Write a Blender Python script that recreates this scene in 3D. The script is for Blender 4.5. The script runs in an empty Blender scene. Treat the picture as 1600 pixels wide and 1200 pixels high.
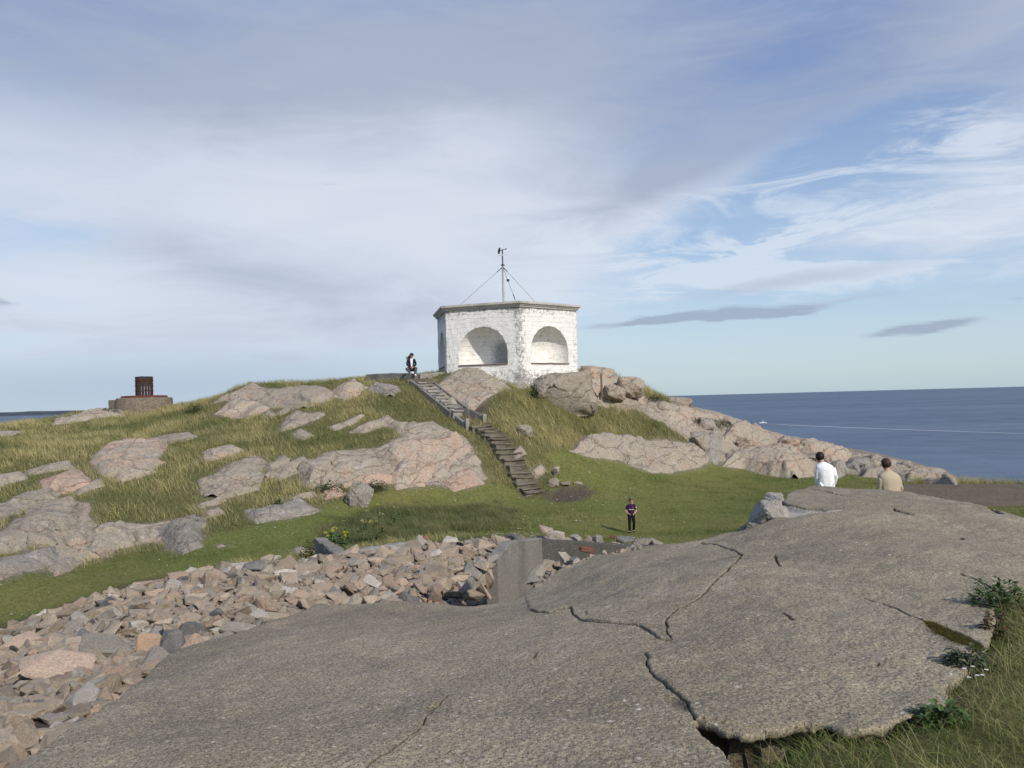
import bpy, bmesh, math, random
import numpy as np
from mathutils import Vector, Matrix
random.seed(7); RNG = np.random.default_rng(7)
SC = bpy.context.scene
COL = SC.collection
rad = math.radians
F = 1294.0

# ------------------------------------------------------------------ camera frame
_r, _p = rad(1.53), math.atan(24.5 / F)
_X, _f, _u = np.array([1, 0, 0.]), np.array([0, math.cos(_p), math.sin(_p)]), np.array([0, -math.sin(_p), math.cos(_p)])
CR = math.cos(_r) * _X - math.sin(_r) * _u
CU = math.sin(_r) * _X + math.cos(_r) * _u
CF = _f

def ray(u, v):
    d = (u - 800) / F * CR - (v - 600) / F * CU + CF
    return d / d[1]

def at(u, v, Y):
    return ray(u, v) * Y

def proj(P):
    P = np.asarray(P, float)
    w = P @ CF
    return 800 + F * (P @ CR) / w, 600 - F * (P @ CU) / w

cam = bpy.data.objects.new('camera', bpy.data.cameras.new('camera'))
COL.objects.link(cam)
M = Matrix(((CR[0], CU[0], -CF[0], 0), (CR[1], CU[1], -CF[1], 0), (CR[2], CU[2], -CF[2], 0), (0, 0, 0, 1)))
cam.matrix_world = M
cam.data.sensor_width = 36
cam.data.lens = F / 1600 * 36
cam.data.clip_start = 0.1
cam.data.clip_end = 60000
SC.camera = cam

# ------------------------------------------------------------------ noise (numpy)
def _h(ix, iy, iz, s):
    h = (ix.astype(np.int64) * 374761393 + iy.astype(np.int64) * 668265263 + iz.astype(np.int64) * 2147483647 + s * 974711) & 0xffffffff
    h = ((h ^ (h >> 13)) * 1274126177) & 0xffffffff
    h = ((h ^ (h >> 15)) * 2246822519) & 0xffffffff
    return (h ^ (h >> 16)) & 0xffffffff

def perlin(p, s=0):
    i = np.floor(p).astype(np.int64); f = p - i
    w = f * f * f * (f * (f * 6 - 15) + 10)
    out = np.zeros(len(p))
    for dx in (0, 1):
        for dy in (0, 1):
            for dz in (0, 1):
                h = _h(i[:, 0] + dx, i[:, 1] + dy, i[:, 2] + dz, s)
                g = np.stack(((h & 255) / 127.5 - 1, ((h >> 8) & 255) / 127.5 - 1, ((h >> 16) & 255) / 127.5 - 1), 1)
                d = ((f - np.array([dx, dy, dz])) * g).sum(1)
                ww = (w[:, 0] if dx else 1 - w[:, 0]) * (w[:, 1] if dy else 1 - w[:, 1]) * (w[:, 2] if dz else 1 - w[:, 2])
                out += d * ww
    return out

def fbm(p, o=4, s=0, g=.5):
    a, t = 1., 0.
    p = np.asarray(p, float)
    for k in range(o):
        t = t + a * perlin(p * 2 ** k, s + k * 17); a *= g
    return t

def fbm2(x, y, sc, o=4, s=0):
    p = np.stack((x / sc, y / sc, np.full_like(x, .37 + s)), 1)
    return fbm(p, o, s)

def voro(p, s=0):
    i = np.floor(p).astype(np.int64); f = p - i
    f1 = np.full(len(p), 9.); f2 = np.full(len(p), 9.); cid = np.zeros(len(p), np.int64); vec = np.zeros((len(p), 3))
    for dx in (-1, 0, 1):
        for dy in (-1, 0, 1):
            for dz in (-1, 0, 1):
                h = _h(i[:, 0] + dx, i[:, 1] + dy, i[:, 2] + dz, s)
                q = np.stack(((h & 1023) / 1023. + dx, ((h >> 10) & 1023) / 1023. + dy, ((h >> 20) & 1023) / 1023. + dz), 1)
                d = np.sqrt(((q - f) ** 2).sum(1))
                c = d < f1
                f2 = np.where(c, f1, np.minimum(f2, d)); cid = np.where(c, h, cid); f1 = np.where(c, d, f1); vec[c] = (f - q)[c]
    return f1, f2, cid, vec

def pip(x, y, P):
    ins = np.zeros(x.shape, bool); n = len(P)
    for k in range(n):
        x0, y0 = P[k]; x1, y1 = P[(k + 1) % n]
        if y0 == y1: continue
        c = ((y0 > y) != (y1 > y)) & (x < (x1 - x0) * (y - y0) / (y1 - y0) + x0)
        ins ^= c
    return ins

def segdist(x, y, P, closed=True):
    d = np.full(x.shape, 1e9); n = len(P)
    for k in range(n if closed else n - 1):
        x0, y0 = P[k]; x1, y1 = P[(k + 1) % n]
        dx, dy = x1 - x0, y1 - y0
        L = dx * dx + dy * dy + 1e-12
        t = np.clip(((x - x0) * dx + (y - y0) * dy) / L, 0, 1)
        d = np.minimum(d, (x - x0 - t * dx) ** 2 + (y - y0 - t * dy) ** 2)
    return np.sqrt(d)

# ------------------------------------------------------------------ object helpers
def link(name, me, mat=None, parent=None):
    o = bpy.data.objects.new(name, me); COL.objects.link(o)
    if mat is not None and me is not None: me.materials.append(mat)
    if parent is not None: o.parent = parent
    return o

def tag(o, label=None, cat=None, group=None, kind=None):
    if label: o['label'] = label
    if cat: o['category'] = cat
    if group: o['group'] = group
    if kind: o['kind'] = kind
    return o

def empty(name, loc=(0, 0, 0), rz=0):
    o = bpy.data.objects.new(name, None); COL.objects.link(o)
    o.location = loc; o.rotation_euler = (0, 0, rz); o.empty_display_size = .2
    return o

def npmesh(name, V, quads=None, tris=None, col=None, smooth=False):
    me = bpy.data.meshes.new(name)
    V = np.asarray(V, np.float32)
    nq = 0 if quads is None else len(quads); nt = 0 if tris is None else len(tris)
    me.vertices.add(len(V)); me.vertices.foreach_set('co', V.ravel())
    me.loops.add(nq * 4 + nt * 3); me.polygons.add(nq + nt)
    li = []
    if nq: li.append(np.asarray(quads, np.int32).ravel())
    if nt: li.append(np.asarray(tris, np.int32).ravel())
    me.loops.foreach_set('vertex_index', np.concatenate(li))
    st = np.concatenate((np.arange(nq) * 4, nq * 4 + np.arange(nt) * 3)).astype(np.int32)
    me.polygons.foreach_set('loop_start', st)
    me.polygons.foreach_set('loop_total', np.concatenate((np.full(nq, 4), np.full(nt, 3))).astype(np.int32))
    me.polygons.foreach_set('use_smooth', np.full(nq + nt, smooth))
    if col is not None:
        a = me.color_attributes.new('Col', 'FLOAT_COLOR', 'POINT')
        c = np.ones((len(V), 4), np.float32); c[:, :3] = col
        a.data.foreach_set('color', c.ravel())
    me.update(calc_edges=True)
    return me

class MB:
    """collects boxes, tubes and lathes into one mesh"""
    def __init__(s): s.bm = bmesh.new()
    def box(s, c, size, rz=0, bev=0, rot=None, jit=0):
        m = Matrix.Translation(c) @ (rot.to_4x4() if rot is not None else Matrix.Rotation(rz, 4, 'Z')) @ Matrix.Diagonal((size[0], size[1], size[2], 1))
        g = bmesh.ops.create_cube(s.bm, size=1, matrix=m)['verts']
        if jit:
            for v in g: v.co += Vector((random.uniform(-jit, jit), random.uniform(-jit, jit), random.uniform(-jit, jit)))
        if bev:
            es = list({e for v in g for e in v.link_edges})
            bmesh.ops.bevel(s.bm, geom=es, offset=bev, segments=2, affect='EDGES')
        return s
    def tube(s, pts, r, n=8, cap=True):
        pts = [Vector(p) for p in pts]
        rr = r if isinstance(r, (list, tuple)) else [r] * len(pts)
        rings = []
        for i, p in enumerate(pts):
            d = (pts[min(i + 1, len(pts) - 1)] - pts[max(i - 1, 0)]).normalized()
            a = d.orthogonal().normalized()
            if abs(d.z) < .99: a = d.cross(Vector((0, 0, 1))).normalized()
            b = d.cross(a)
            rings.append([s.bm.verts.new(p + (a * math.cos(t) + b * math.sin(t)) * rr[i]) for t in [2 * math.pi * k / n for k in range(n)]])
        for q in range(len(rings) - 1):
            for k in range(n): s.bm.faces.new((rings[q][k], rings[q][(k + 1) % n], rings[q + 1][(k + 1) % n], rings[q + 1][k]))
        if cap:
            s.bm.faces.new(rings[0]); s.bm.faces.new(list(reversed(rings[-1])))
        return s
    def lathe(s, prof, c=(0, 0, 0), n=32, sx=1, sy=1, rot0=0):
        c = Vector(c); rings = []
        for (r, z) in prof:
            rings.append([s.bm.verts.new(c + Vector((r * sx * math.cos(rot0 + 2 * math.pi * k / n), r * sy * math.sin(rot0 + 2 * math.pi * k / n), z))) for k in range(n)])
        for q in range(len(rings) - 1):
            for k in range(n): s.bm.faces.new((rings[q][k], rings[q][(k + 1) % n], rings[q + 1][(k + 1) % n], rings[q + 1][k]))
        s.bm.faces.new(list(reversed(rings[0]))); s.bm.faces.new(rings[-1])
        return s
    def ball(s, c, r, sub=2):
        m = Matrix.Translation(c) @ Matrix.Diagonal((r[0], r[1], r[2], 1))
        bmesh.ops.create_icosphere(s.bm, subdivisions=sub, radius=1, matrix=m); return s
    def mesh(s, name, smooth=False):
        bmesh.ops.recalc_face_normals(s.bm, faces=s.bm.faces)
        me = bpy.data.meshes.new(name); s.bm.to_mesh(me); s.bm.free()
        if smooth: me.polygons.foreach_set('use_smooth', np.ones(len(me.polygons), bool))
        return me
    def build(s, name, mat, parent=None, smooth=False):
        return link(name, s.mesh(name, smooth), mat, parent)

# ------------------------------------------------------------------ node helpers
class N:
    def __init__(s, t, sock): s.t, s.s = t, sock
    def op(s, o, b=None, c=None):
        n = s.t.nodes.new('ShaderNodeMath'); n.operation = o
        s.t.links.new(s.s, n.inputs[0])
        for i, v in ((1, b), (2, c)):
            if v is None: continue
            if isinstance(v, N): s.t.links.new(v.s, n.inputs[i])
            else: n.inputs[i].default_value = v
        return N(s.t, n.outputs[0])
    def __add__(s, b): return s.op('ADD', b)
    def __sub__(s, b): return s.op('SUBTRACT', b)
    def __mul__(s, b): return s.op('MULTIPLY', b)
    def __truediv__(s, b): return s.op('DIVIDE', b)
    def clamp(s):
        n = s.t.nodes.new('ShaderNodeClamp'); s.t.links.new(s.s, n.inputs[0]); return N(s.t, n.outputs[0])
    def ramp(s, a, b, x=0., y=1., smooth=True):
        n = s.t.nodes.new('ShaderNodeMapRange'); n.interpolation_type = 'SMOOTHSTEP' if smooth else 'LINEAR'
        s.t.links.new(s.s, n.inputs[0])
        for i, v in zip((1, 2, 3, 4), (a, b, x, y)): n.inputs[i].default_value = v
        return N(s.t, n.outputs[0])

class T:
    """one material tree"""
    def __init__(s, name, rough=.9, spec=.2):
        s.m = bpy.data.materials.new(name); s.m.use_nodes = True
        s.t = s.m.node_tree; s.b = s.t.nodes['Principled BSDF']
        s.b.inputs['Roughness'].default_value = rough
        s.b.inputs['Specular IOR Level'].default_value = spec
        s.tc = s.t.nodes.new('ShaderNodeTexCoord')
        s.co = s.tc.outputs['Object']
    def L(s, a, b): s.t.links.new(a.s if isinstance(a, N) else a, b)
    def mapping(s, sc, co=None):
        n = s.t.nodes.new('ShaderNodeMapping'); n.inputs['Scale'].default_value = sc
        s.t.links.new(co or s.co, n.inputs[0]); return n.outputs[0]
    def noise(s, sc, det=4, rough=.55, co=None, dist=0, out=0):
        n = s.t.nodes.new('ShaderNodeTexNoise'); n.inputs['Scale'].default_value = sc
        n.inputs['Detail'].default_value = det; n.inputs['Roughness'].default_value = rough; n.inputs['Distortion'].default_value = dist
        s.t.links.new(co or s.co, n.inputs['Vector']); return N(s.t, n.outputs[out])
    def vor(s, sc, feat='F1', co=None, out='Distance', rnd=1):
        n = s.t.nodes.new('ShaderNodeTexVoronoi'); n.feature = feat; n.inputs['Scale'].default_value = sc
        n.inputs['Randomness'].default_value = rnd
        s.t.links.new(co or s.co, n.inputs['Vector']); return N(s.t, n.outputs[out])
    def attr(s, name='Col', out='Color'):
        n = s.t.nodes.new('ShaderNodeAttribute'); n.attribute_name = name; return N(s.t, n.outputs[out])
    def rnd(s):
        n = s.t.nodes.new('ShaderNodeObjectInfo'); return N(s.t, n.outputs['Random'])
    def mix(s, f, a, b, mode='MIX'):
        n = s.t.nodes.new('ShaderNodeMix'); n.data_type = 'RGBA'; n.blend_type = mode; n.clamp_factor = True
        for k, v in ((0, f), (6, a), (7, b)):
            if isinstance(v, N): s.t.links.new(v.s, n.inputs[k])
            elif k == 0: n.inputs[k].default_value = v
            else: n.inputs[k].default_value = (*v, 1)
        return N(s.t, n.outputs[2])
    def hsv(s, c, val=None, sat=None):
        n = s.t.nodes.new('ShaderNodeHueSaturation'); s.L(c, n.inputs['Color'])
        for k, v in (('Value', val), ('Saturation', sat)):
            if v is None: continue
            if isinstance(v, N): s.L(v, n.inputs[k])
            else: n.inputs[k].default_value = v
        return N(s.t, n.outputs[0])
    def bump(s, h, strength=.5, dist=.02, prev=None):
        n = s.t.nodes.new('ShaderNodeBump'); n.inputs['Strength'].default_value = strength; n.inputs['Distance'].default_value = dist
        s.L(h, n.inputs['Height'])
        if prev is not None: s.L(prev, n.inputs['Normal'])
        return N(s.t, n.outputs[0])
    def done(s, col, bump=None, rough=None):
        if isinstance(col, N): s.L(col, s.b.inputs['Base Color'])
        else: s.b.inputs['Base Color'].default_value = (*col, 1)
        if bump is not None: s.L(bump, s.b.inputs['Normal'])
        if rough is not None: s.L(rough, s.b.inputs['Roughness'])
        return s.m

def plain(name, col, rough=.8, spec=.3, var=.12, sc=30, bump=0., metal=0):
    t = T(name, rough, spec); n = t.noise(sc, 5)
    c = t.hsv(t.mix(0., col, col), n.ramp(.3, .7, 1 - var, 1 + var))
    if metal: t.b.inputs['Metallic'].default_value = metal
    return t.done(c, t.bump(n, bump, .01) if bump else None)

def granite(name, grey=(.38, .327, .255), pink=(.42, .318, .24), amount=.5, rnd=True, sc=1., lichen=.5):
    t = T(name, .92, .15)
    big = t.noise(.55 * sc, 6, .65, dist=.5); mid = t.noise(2.6 * sc, 8, .72, dist=.3); fine = t.noise(16 * sc, 6, .75); grain = t.noise(110 * sc, 2)
    f = big
    if rnd: f = big + (t.rnd() - .5) * .22
    c = t.mix(f.ramp(.60 - amount * .3, .74 - amount * .3), grey, pink)
    c = t.mix(mid.ramp(.50, .66, 0, .5), c, (.265, .232, .185))
    pale = t.noise(1.9 * sc, 8, .75, co=t.mapping((1, 1, 1.7)))
    c = t.mix(pale.ramp(.53, .64, 0, .6), c, (.47, .44, .395))
    c = t.mix(t.noise(4.2 * sc, 9, .82, dist=.4).ramp(.54, .60, 0, lichen), c, (.125, .113, .098))
    c = t.mix(t.noise(7 * sc, 8, .8).ramp(.60, .66, 0, lichen * .8), c, (.52, .50, .45))
    c = t.hsv(c, fine.ramp(.28, .72, .66, 1.30))
    if rnd: c = t.hsv(c, t.rnd().ramp(0, 1, .88, 1.10, False))
    wv = t.t.nodes.new('ShaderNodeVectorMath'); wv.operation = 'MULTIPLY_ADD'; wn = t.noise(1.3 * sc, 5, .6, out=1); t.L(wn, wv.inputs[0]); wv.inputs[1].default_value = (.7, .7, .7); t.t.links.new(t.co, wv.inputs[2])
    cr = t.vor(.5 * sc, 'DISTANCE_TO_EDGE', co=t.mapping((1, .7, 2.0), wv.outputs[0]))
    cr2 = t.vor(1.6 * sc, 'DISTANCE_TO_EDGE', co=t.mapping((.6, 1.1, 1.6), wv.outputs[0]))
    crk = cr.ramp(.022, .005) * mid.ramp(.35, .5); crk2 = cr2.ramp(.05, .01) * big.ramp(.5, .62)
    c = t.mix(crk.op('MULTIPLY', .22), c, (.075, .065, .05)); c = t.mix(crk2.op('MULTIPLY', .12), c, (.10, .088, .07))
    b = t.bump(mid, .7, .12)
    b = t.bump(fine, .8, .045, b)
    b = t.bump(crk * -1., .8, .06, b); b = t.bump(crk2 * -1., .3, .03, b)
    b = t.bump(grain, .3, .006, b)
    return t.done(c, b)
# ------------------------------------------------------------------ terrain height field
CP = [  # pixel u, v and the forward distance of that point of the ground
 (-200,1010,15.5),(0,970,18),(100,925,20),(300,870,24),(450,880,22.5),(250,858,25.2),(600,842,26),(700,795,31),(800,765,34.6),(850,800,30.5),
 (987,832,27.5),(1050,745,40),(1150,748,41),(1200,790,32),(1100,830,27),(1300,760,38),(1450,760,36),(1600,790,30),(1550,757,35.5),(1400,755,41),
 (0,895,21),(0,830,24),(60,745,30.5),(0,690,36),(0,671,40),(39,662,42),(81,656,43),(150,643,44.5),(267,636,45.5),(336,625,44),(375,604,44),(396,600,44),
 (480,601,44),(540,596,43.5),(612,600,42),(-200,690,36),(-200,800,27),(-200,930,20),
 (904,585,46),(929,582,47),(985,598,46.5),(1006,622,46),(1040,630,47),(1082,640,49),(1124,648,50),(1161,659,51),(1202,675,52),(1262,689,54),(1322,703,54),(1396,718,53),(1440,730,51),(1498,746,48),
 (890,696,39.5),(971,713,40.3),(1022,729,40.8),(1077,725,42.5),(1137,720,44.5),(1202,731,44.5),(1248,734,44.5),(1308,740,44),(1368,742,44),
 (902,672,41),(966,666,43),(1045,671,44),(930,640,43.5),(1110,690,45.5),
 (1180,690,48.5),(1270,712,49),(1330,722,49),(1420,738,47),
 (770,622,40.2),(860,620,42),(1000,640,44.8),(800,690,36.8),(880,712,37.5),(850,742,35.6),(760,700,36.4),(838,775,34.3),(780,706,36.3),
 (752,671,38.2),(720,655,39.2),(655,604,41.6),(700,625,40.6),(735,632,40.2),
 (680,601,42.2),(780,605,41.6),(692,586,43.0),(750,583,42.8),
 (500,640,39.2),(620,648,39.0),(560,625,41),(650,668,37),(700,756,33.2),(600,752,32.4),(620,700,35),(530,700,34.5),(470,745,31.6),(480,792,29.2),(400,802,28.3),(280,847,25.4),(150,850,25),(120,888,22.8),(40,897,21.3),
 (200,715,33),(370,740,31),(370,650,41),(225,652,44.5),(100,682,39.5),(300,700,34.8),(270,780,28.5),(100,790,28),(430,700,34.3),(450,660,38.5),(560,665,37.6),
 (640,765,32.5),(560,780,30.5),
 # bank of rubble
 (-150,1075,11.5),(0,1000,14),(120,955,15),(240,915,16),(360,892,16.8),(480,884,17.6),(600,866,18.6),(750,846,19.6),(880,842,21),(1000,850,22.5),
 (0,1100,9.2),(150,1070,9.2),(150,1010,11.8),(60,1140,7.6),(-150,1200,6.6),(280,980,12.2),(400,935,14),(520,915,15.8),(650,893,17),
 (480,962,13.6),(560,958,14.4),(650,950,15.2),(740,950,15.8),
]
CW = [  # world points (eye level is z = 0)
 (-.5,13.6,-4.25),(.4,14.6,-4.3),(.4,16.2,-4.3),(1.6,15.4,-4.2),(3.2,15.2,-3.3),(5.,16.4,-3.2),(7,17.5,-3.2),(9.5,17.5,-3.2),(8.8,23,-3.6),(13,17,-3.0),(16,22,-3.5),(5,22,-4.1),(2.5,20.2,-3.9),
 (-5.5,12,-3.5),(-3,12.2,-3.55),(-1.2,11.9,-3.6),
 (-3.3,7,-3.05),(-2.2,5.3,-2.7),(-3.5,4.4,-2.7),(-6,4,-2.8),(0,6,-2.9),(0,9,-3.3),(2,12,-3.3),(3,8.6,-2.8),(6,12,-2.9),(2.2,7.5,-2.65),(5.2,9.8,-2.6),(-6,8,-3.2),
 (1.4,4.3,-2.06),(2.0,4.6,-2.03),(3.0,5.2,-1.98),(3.6,6.2,-1.98),(4.4,7.6,-1.98),(6,8.3,-1.95),(8,9,-2.0),(10.5,11,-2.25),(3,3.2,-1.78),(5,5,-1.85),(8,6,-1.85),(1.,2,-1.72),(-3,1,-1.85),(-1.2,3.2,-2.2),(0,-6,-1.7),(8,-6,-1.7),(-8,-6,-2),
 (12,13,-2.5),(10,14.6,-2.75),
 (-.3,46,1.5),(-3.5,46.5,1.5),(3.,46.5,.9),(-4.2,44.3,1.45),(-6,44.6,1.35),(-.3,50.5,1.0),(4.5,50,.2),(-6,51,.4),
 (-12,50,.1),(-20,50,-.6),(-30,48,-2.2),(-12,58,-3),(-25,60,-5),(0,58,-2.5),(12,56,-2.5),(20,60,-6.5),(28,56,-8),(6,60,-4),
 (-46,80,-28),(-20,80,-26),(0,80,-24),(20,80,-26),(56,80,-28),(56,50,-26),(40,56,-20),(56,30,-16),(44,20,-8),(36,44,-14),(28,40,-6.2),(27,46,-8),(32,32,-5.2),(-46,60,-22),(-46,40,-9),(-46,20,-8),(-34,34,-3),(-30,20,-5),(-46,0,-8),(46,0,-5),(22,36,-4.25),(24,30,-4.1),(22,22,-3.6),(20,12,-2.6),
]
P_ = np.array([at(*c) for c in CP] + [np.array(c) for c in CW])
_kx, _ky = P_[:, 0], P_[:, 1]
def _phi(dx, dy): return -np.sqrt(dx * dx + dy * dy + .35)
_n = len(P_)
_A = np.zeros((_n + 3, _n + 3)); _A[:_n, :_n] = _phi(_kx[:, None] - _kx, _ky[:, None] - _ky)
_A[:_n, :_n] += np.eye(_n) * .06
_A[:_n, _n] = _A[_n, :_n] = 1; _A[:_n, _n + 1] = _A[_n + 1, :_n] = _kx; _A[:_n, _n + 2] = _A[_n + 2, :_n] = _ky
_w = np.linalg.solve(_A, np.concatenate((P_[:, 2], np.zeros(3))))
GX0, GX1, GY0, GY1, GS = -46., 56., -8., 80., .25
gx = np.arange(GX0, GX1 + 1e-6, GS); gy = np.arange(GY0, GY1 + 1e-6, GS)
NX, NY = len(gx), len(gy)
TZ = np.zeros((NY, NX))
for j in range(NY):
    TZ[j] = _phi(gx[:, None] - _kx, gy[j] - _ky) @ _w[:_n] + _w[_n] + _w[_n + 1] * gx + _w[_n + 2] * gy[j]
_xx, _yy = np.meshgrid(gx, gy)

def _bil(G, x, y):
    fx = np.clip((np.asarray(x, float) - GX0) / GS, 0, NX - 1.001); fy = np.clip((np.asarray(y, float) - GY0) / GS, 0, NY - 1.001)
    i, j = fx.astype(int), fy.astype(int); a, b = fx - i, fy - j
    return G[j, i] * (1 - a) * (1 - b) + G[j, i + 1] * a * (1 - b) + G[j + 1, i] * (1 - a) * b + G[j + 1, i + 1] * a * b

def TH(x, y): return _bil(TZ, x, y)
_Ys = np.arange(3.5, 70, .04)
def cast(u, v, off=0., y0=3.5, back=.7):
    """pixel -> first point of the ground (raised by off); beyond the skyline -> just behind it"""
    d = ray(u, v); Ys = _Ys[_Ys >= y0]
    z = TH(d[0] * Ys, Ys) + off
    k = np.nonzero(d[2] * Ys < z)[0]
    if len(k): Y = Ys[k[0]]
    else:
        m = Ys < 58
        ang = (z - d[2] * Ys)[m] / Ys[m]; Y = Ys[m][ang.argmax()] + back
    return np.array([d[0] * Y, Y, float(TH(d[0] * Y, Y))])
def castp(poly, off=0., y0=3.5, back=.7): return np.array([cast(u, v, off, y0, back)[:2] for u, v in poly])

# zones: 0 dry hill grass, 1 lawn, 2 soil, 3 rock, 4 slab, 5 tall herbs, 6 near grass, 7 path, 8 rubble, 9 steps
ZS = .1
ZNX, ZNY = int((GX1 - GX0) / ZS), int((GY1 - GY0) / ZS)
ZONE = np.zeros((ZNY, ZNX), np.int8)
def paint(poly, z, grow=0.):
    P = np.asarray(poly); g = grow + .2
    i0, i1 = int((P[:, 0].min() - g - GX0) / ZS), int((P[:, 0].max() + g - GX0) / ZS) + 1
    j0, j1 = int((P[:, 1].min() - g - GY0) / ZS), int((P[:, 1].max() + g - GY0) / ZS) + 1
    i0, j0 = max(i0, 0), max(j0, 0); i1, j1 = min(i1, ZNX), min(j1, ZNY)
    X, Y = np.meshgrid(GX0 + (np.arange(i0, i1) + .5) * ZS, GY0 + (np.arange(j0, j1) + .5) * ZS)
    m = pip(X, Y, P)
    if grow: m |= segdist(X, Y, P) < grow
    ZONE[j0:j1, i0:i1][m] = z
def zone(x, y):
    i = np.clip(((np.asarray(x) - GX0) / ZS).astype(int), 0, ZNX - 1); j = np.clip(((np.asarray(y) - GY0) / ZS).astype(int), 0, ZNY - 1)
    return ZONE[j, i]

LAWN = [(-300,1010),(0,975),(240,900),(480,868),(760,828),(900,828),(1100,838),(1240,790),(1500,790),(1420,752),(1310,742),(1210,735),(1140,722),(1020,732),(970,716),(895,702),(855,715),(880,745),(840,775),(790,762),(740,752),(640,760),(560,775),(480,800),(380,825),(300,850),(200,866),(120,890),(0,905),(-200,950)]
paint([at(u, v, 1)[:2] * cast(u, v, 0, 16 if u > 100 else 13)[1] for u, v in LAWN], 1)
paint([(0,20),(6,19),(14,19),(20,20),(26,30),(20,40),(12,40),(6,30),(-2,26)], 1)
paint(castp([(848,776),(872,760),(918,757),(932,772),(905,784),(858,784)]), 2)
paint(castp([(690,640),(712,610),(760,612),(770,640),(745,660)], 0), 2)
paint(np.array([at(*c)[:2] for c in [(1395,762,36),(1420,752,40),(1600,745,37),(1700,748,37),(1700,785,29),(1500,782,30),(1440,778,30)]]), 7)
WEED = castp([(500,850),(505,830),(560,800),(640,795),(760,790),(800,800),(790,826),(700,838),(600,852),(540,860)], 0, 20)
paint(WEED, 5)
paint([(-14,7),(-12,15.5),(-8.8,15.6),(-4.5,18.2),(-.6,19.8),(1.2,20.9),(3.6,21.6),(3.6,19.3),(.5,17.6),(.6,13),(0,11.6),(-4,10.5),(-3.6,8.5),(-2.2,5.4),(-1.8,3),(-14,3)], 8)
paint([(-14,-8),(-14,2),(-4.6,2.5),(-2.4,2.8),(.5,3.3),(.75,5.0),(2.0,6),(4,8),(8,11),(14,14),(18,14),(18,-8)], 6)
paint([(4.0,3.0),(2.6,3.62),(2.5,4.0),(3.1,4.55),(4.2,4.9),(9,6.0),(9,3)], 7)

paint([(15.5,47.5),(19,46.5),(24,44),(30,50),(30,62),(12,62),(10,54)], 3)
# ------------------------------------------------------------------ rock outcrops
G_GREY = granite('granite_grey', amount=.2)
G_MIX = granite('granite_mixed', amount=.38)
G_PINK = granite('granite_pink', grey=(.39, .335, .27), pink=(.45, .32, .24), amount=.8)
G_DARK = granite('granite_dark', grey=(.30, .275, .235), pink=(.34, .28, .225), amount=.15)
GM = {'g': G_GREY, 'm': G_MIX, 'p': G_PINK, 'd': G_DARK}

BASE = [
 ('m',.06,1.1,'cracked bedrock joining the slabs of the lower left outcrop',[(20,815),(57,797),(99,776),(140,786),(145,826),(174,814),(240,817),(325,806),(316,843),(270,852),(204,838),(168,864),(110,888),(84,880),(85,845),(40,852)]),
 ('m',.12,1.3,'long bare rock ridge running from the pavilion hill down into the sea at right',[(1006,621),(1040,628),(1090,637),(1124,643),(1202,672),(1262,686),(1330,704),(1396,717),(1440,730),(1500,746),(1438,749),(1368,742),(1308,740),(1248,736),(1202,733),(1137,721),(1077,727),(1103,712),(1064,678),(1020,655),(1000,640)]),
 ('m',.12,1.4,'cracked bedrock between the smooth faces of the central outcrop',[(470,735),(504,706),(588,699),(612,686),(690,678),(726,681),(750,716),(756,748),(720,761),(640,757),(530,758),(480,756)]),
 ('g',.15,1.2,'broken bedrock around the boulders right of the pavilion',[(835,616),(850,600),(904,586),(950,588),(1000,602),(1008,630),(960,636),(900,626)]),
 ('m',.15,1.2,'stepped bedrock below the pavilion between stair and dry grass',[(676,603),(700,592),(790,598),(796,606),(765,618),(748,632),(716,632),(692,618)]),
]
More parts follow.
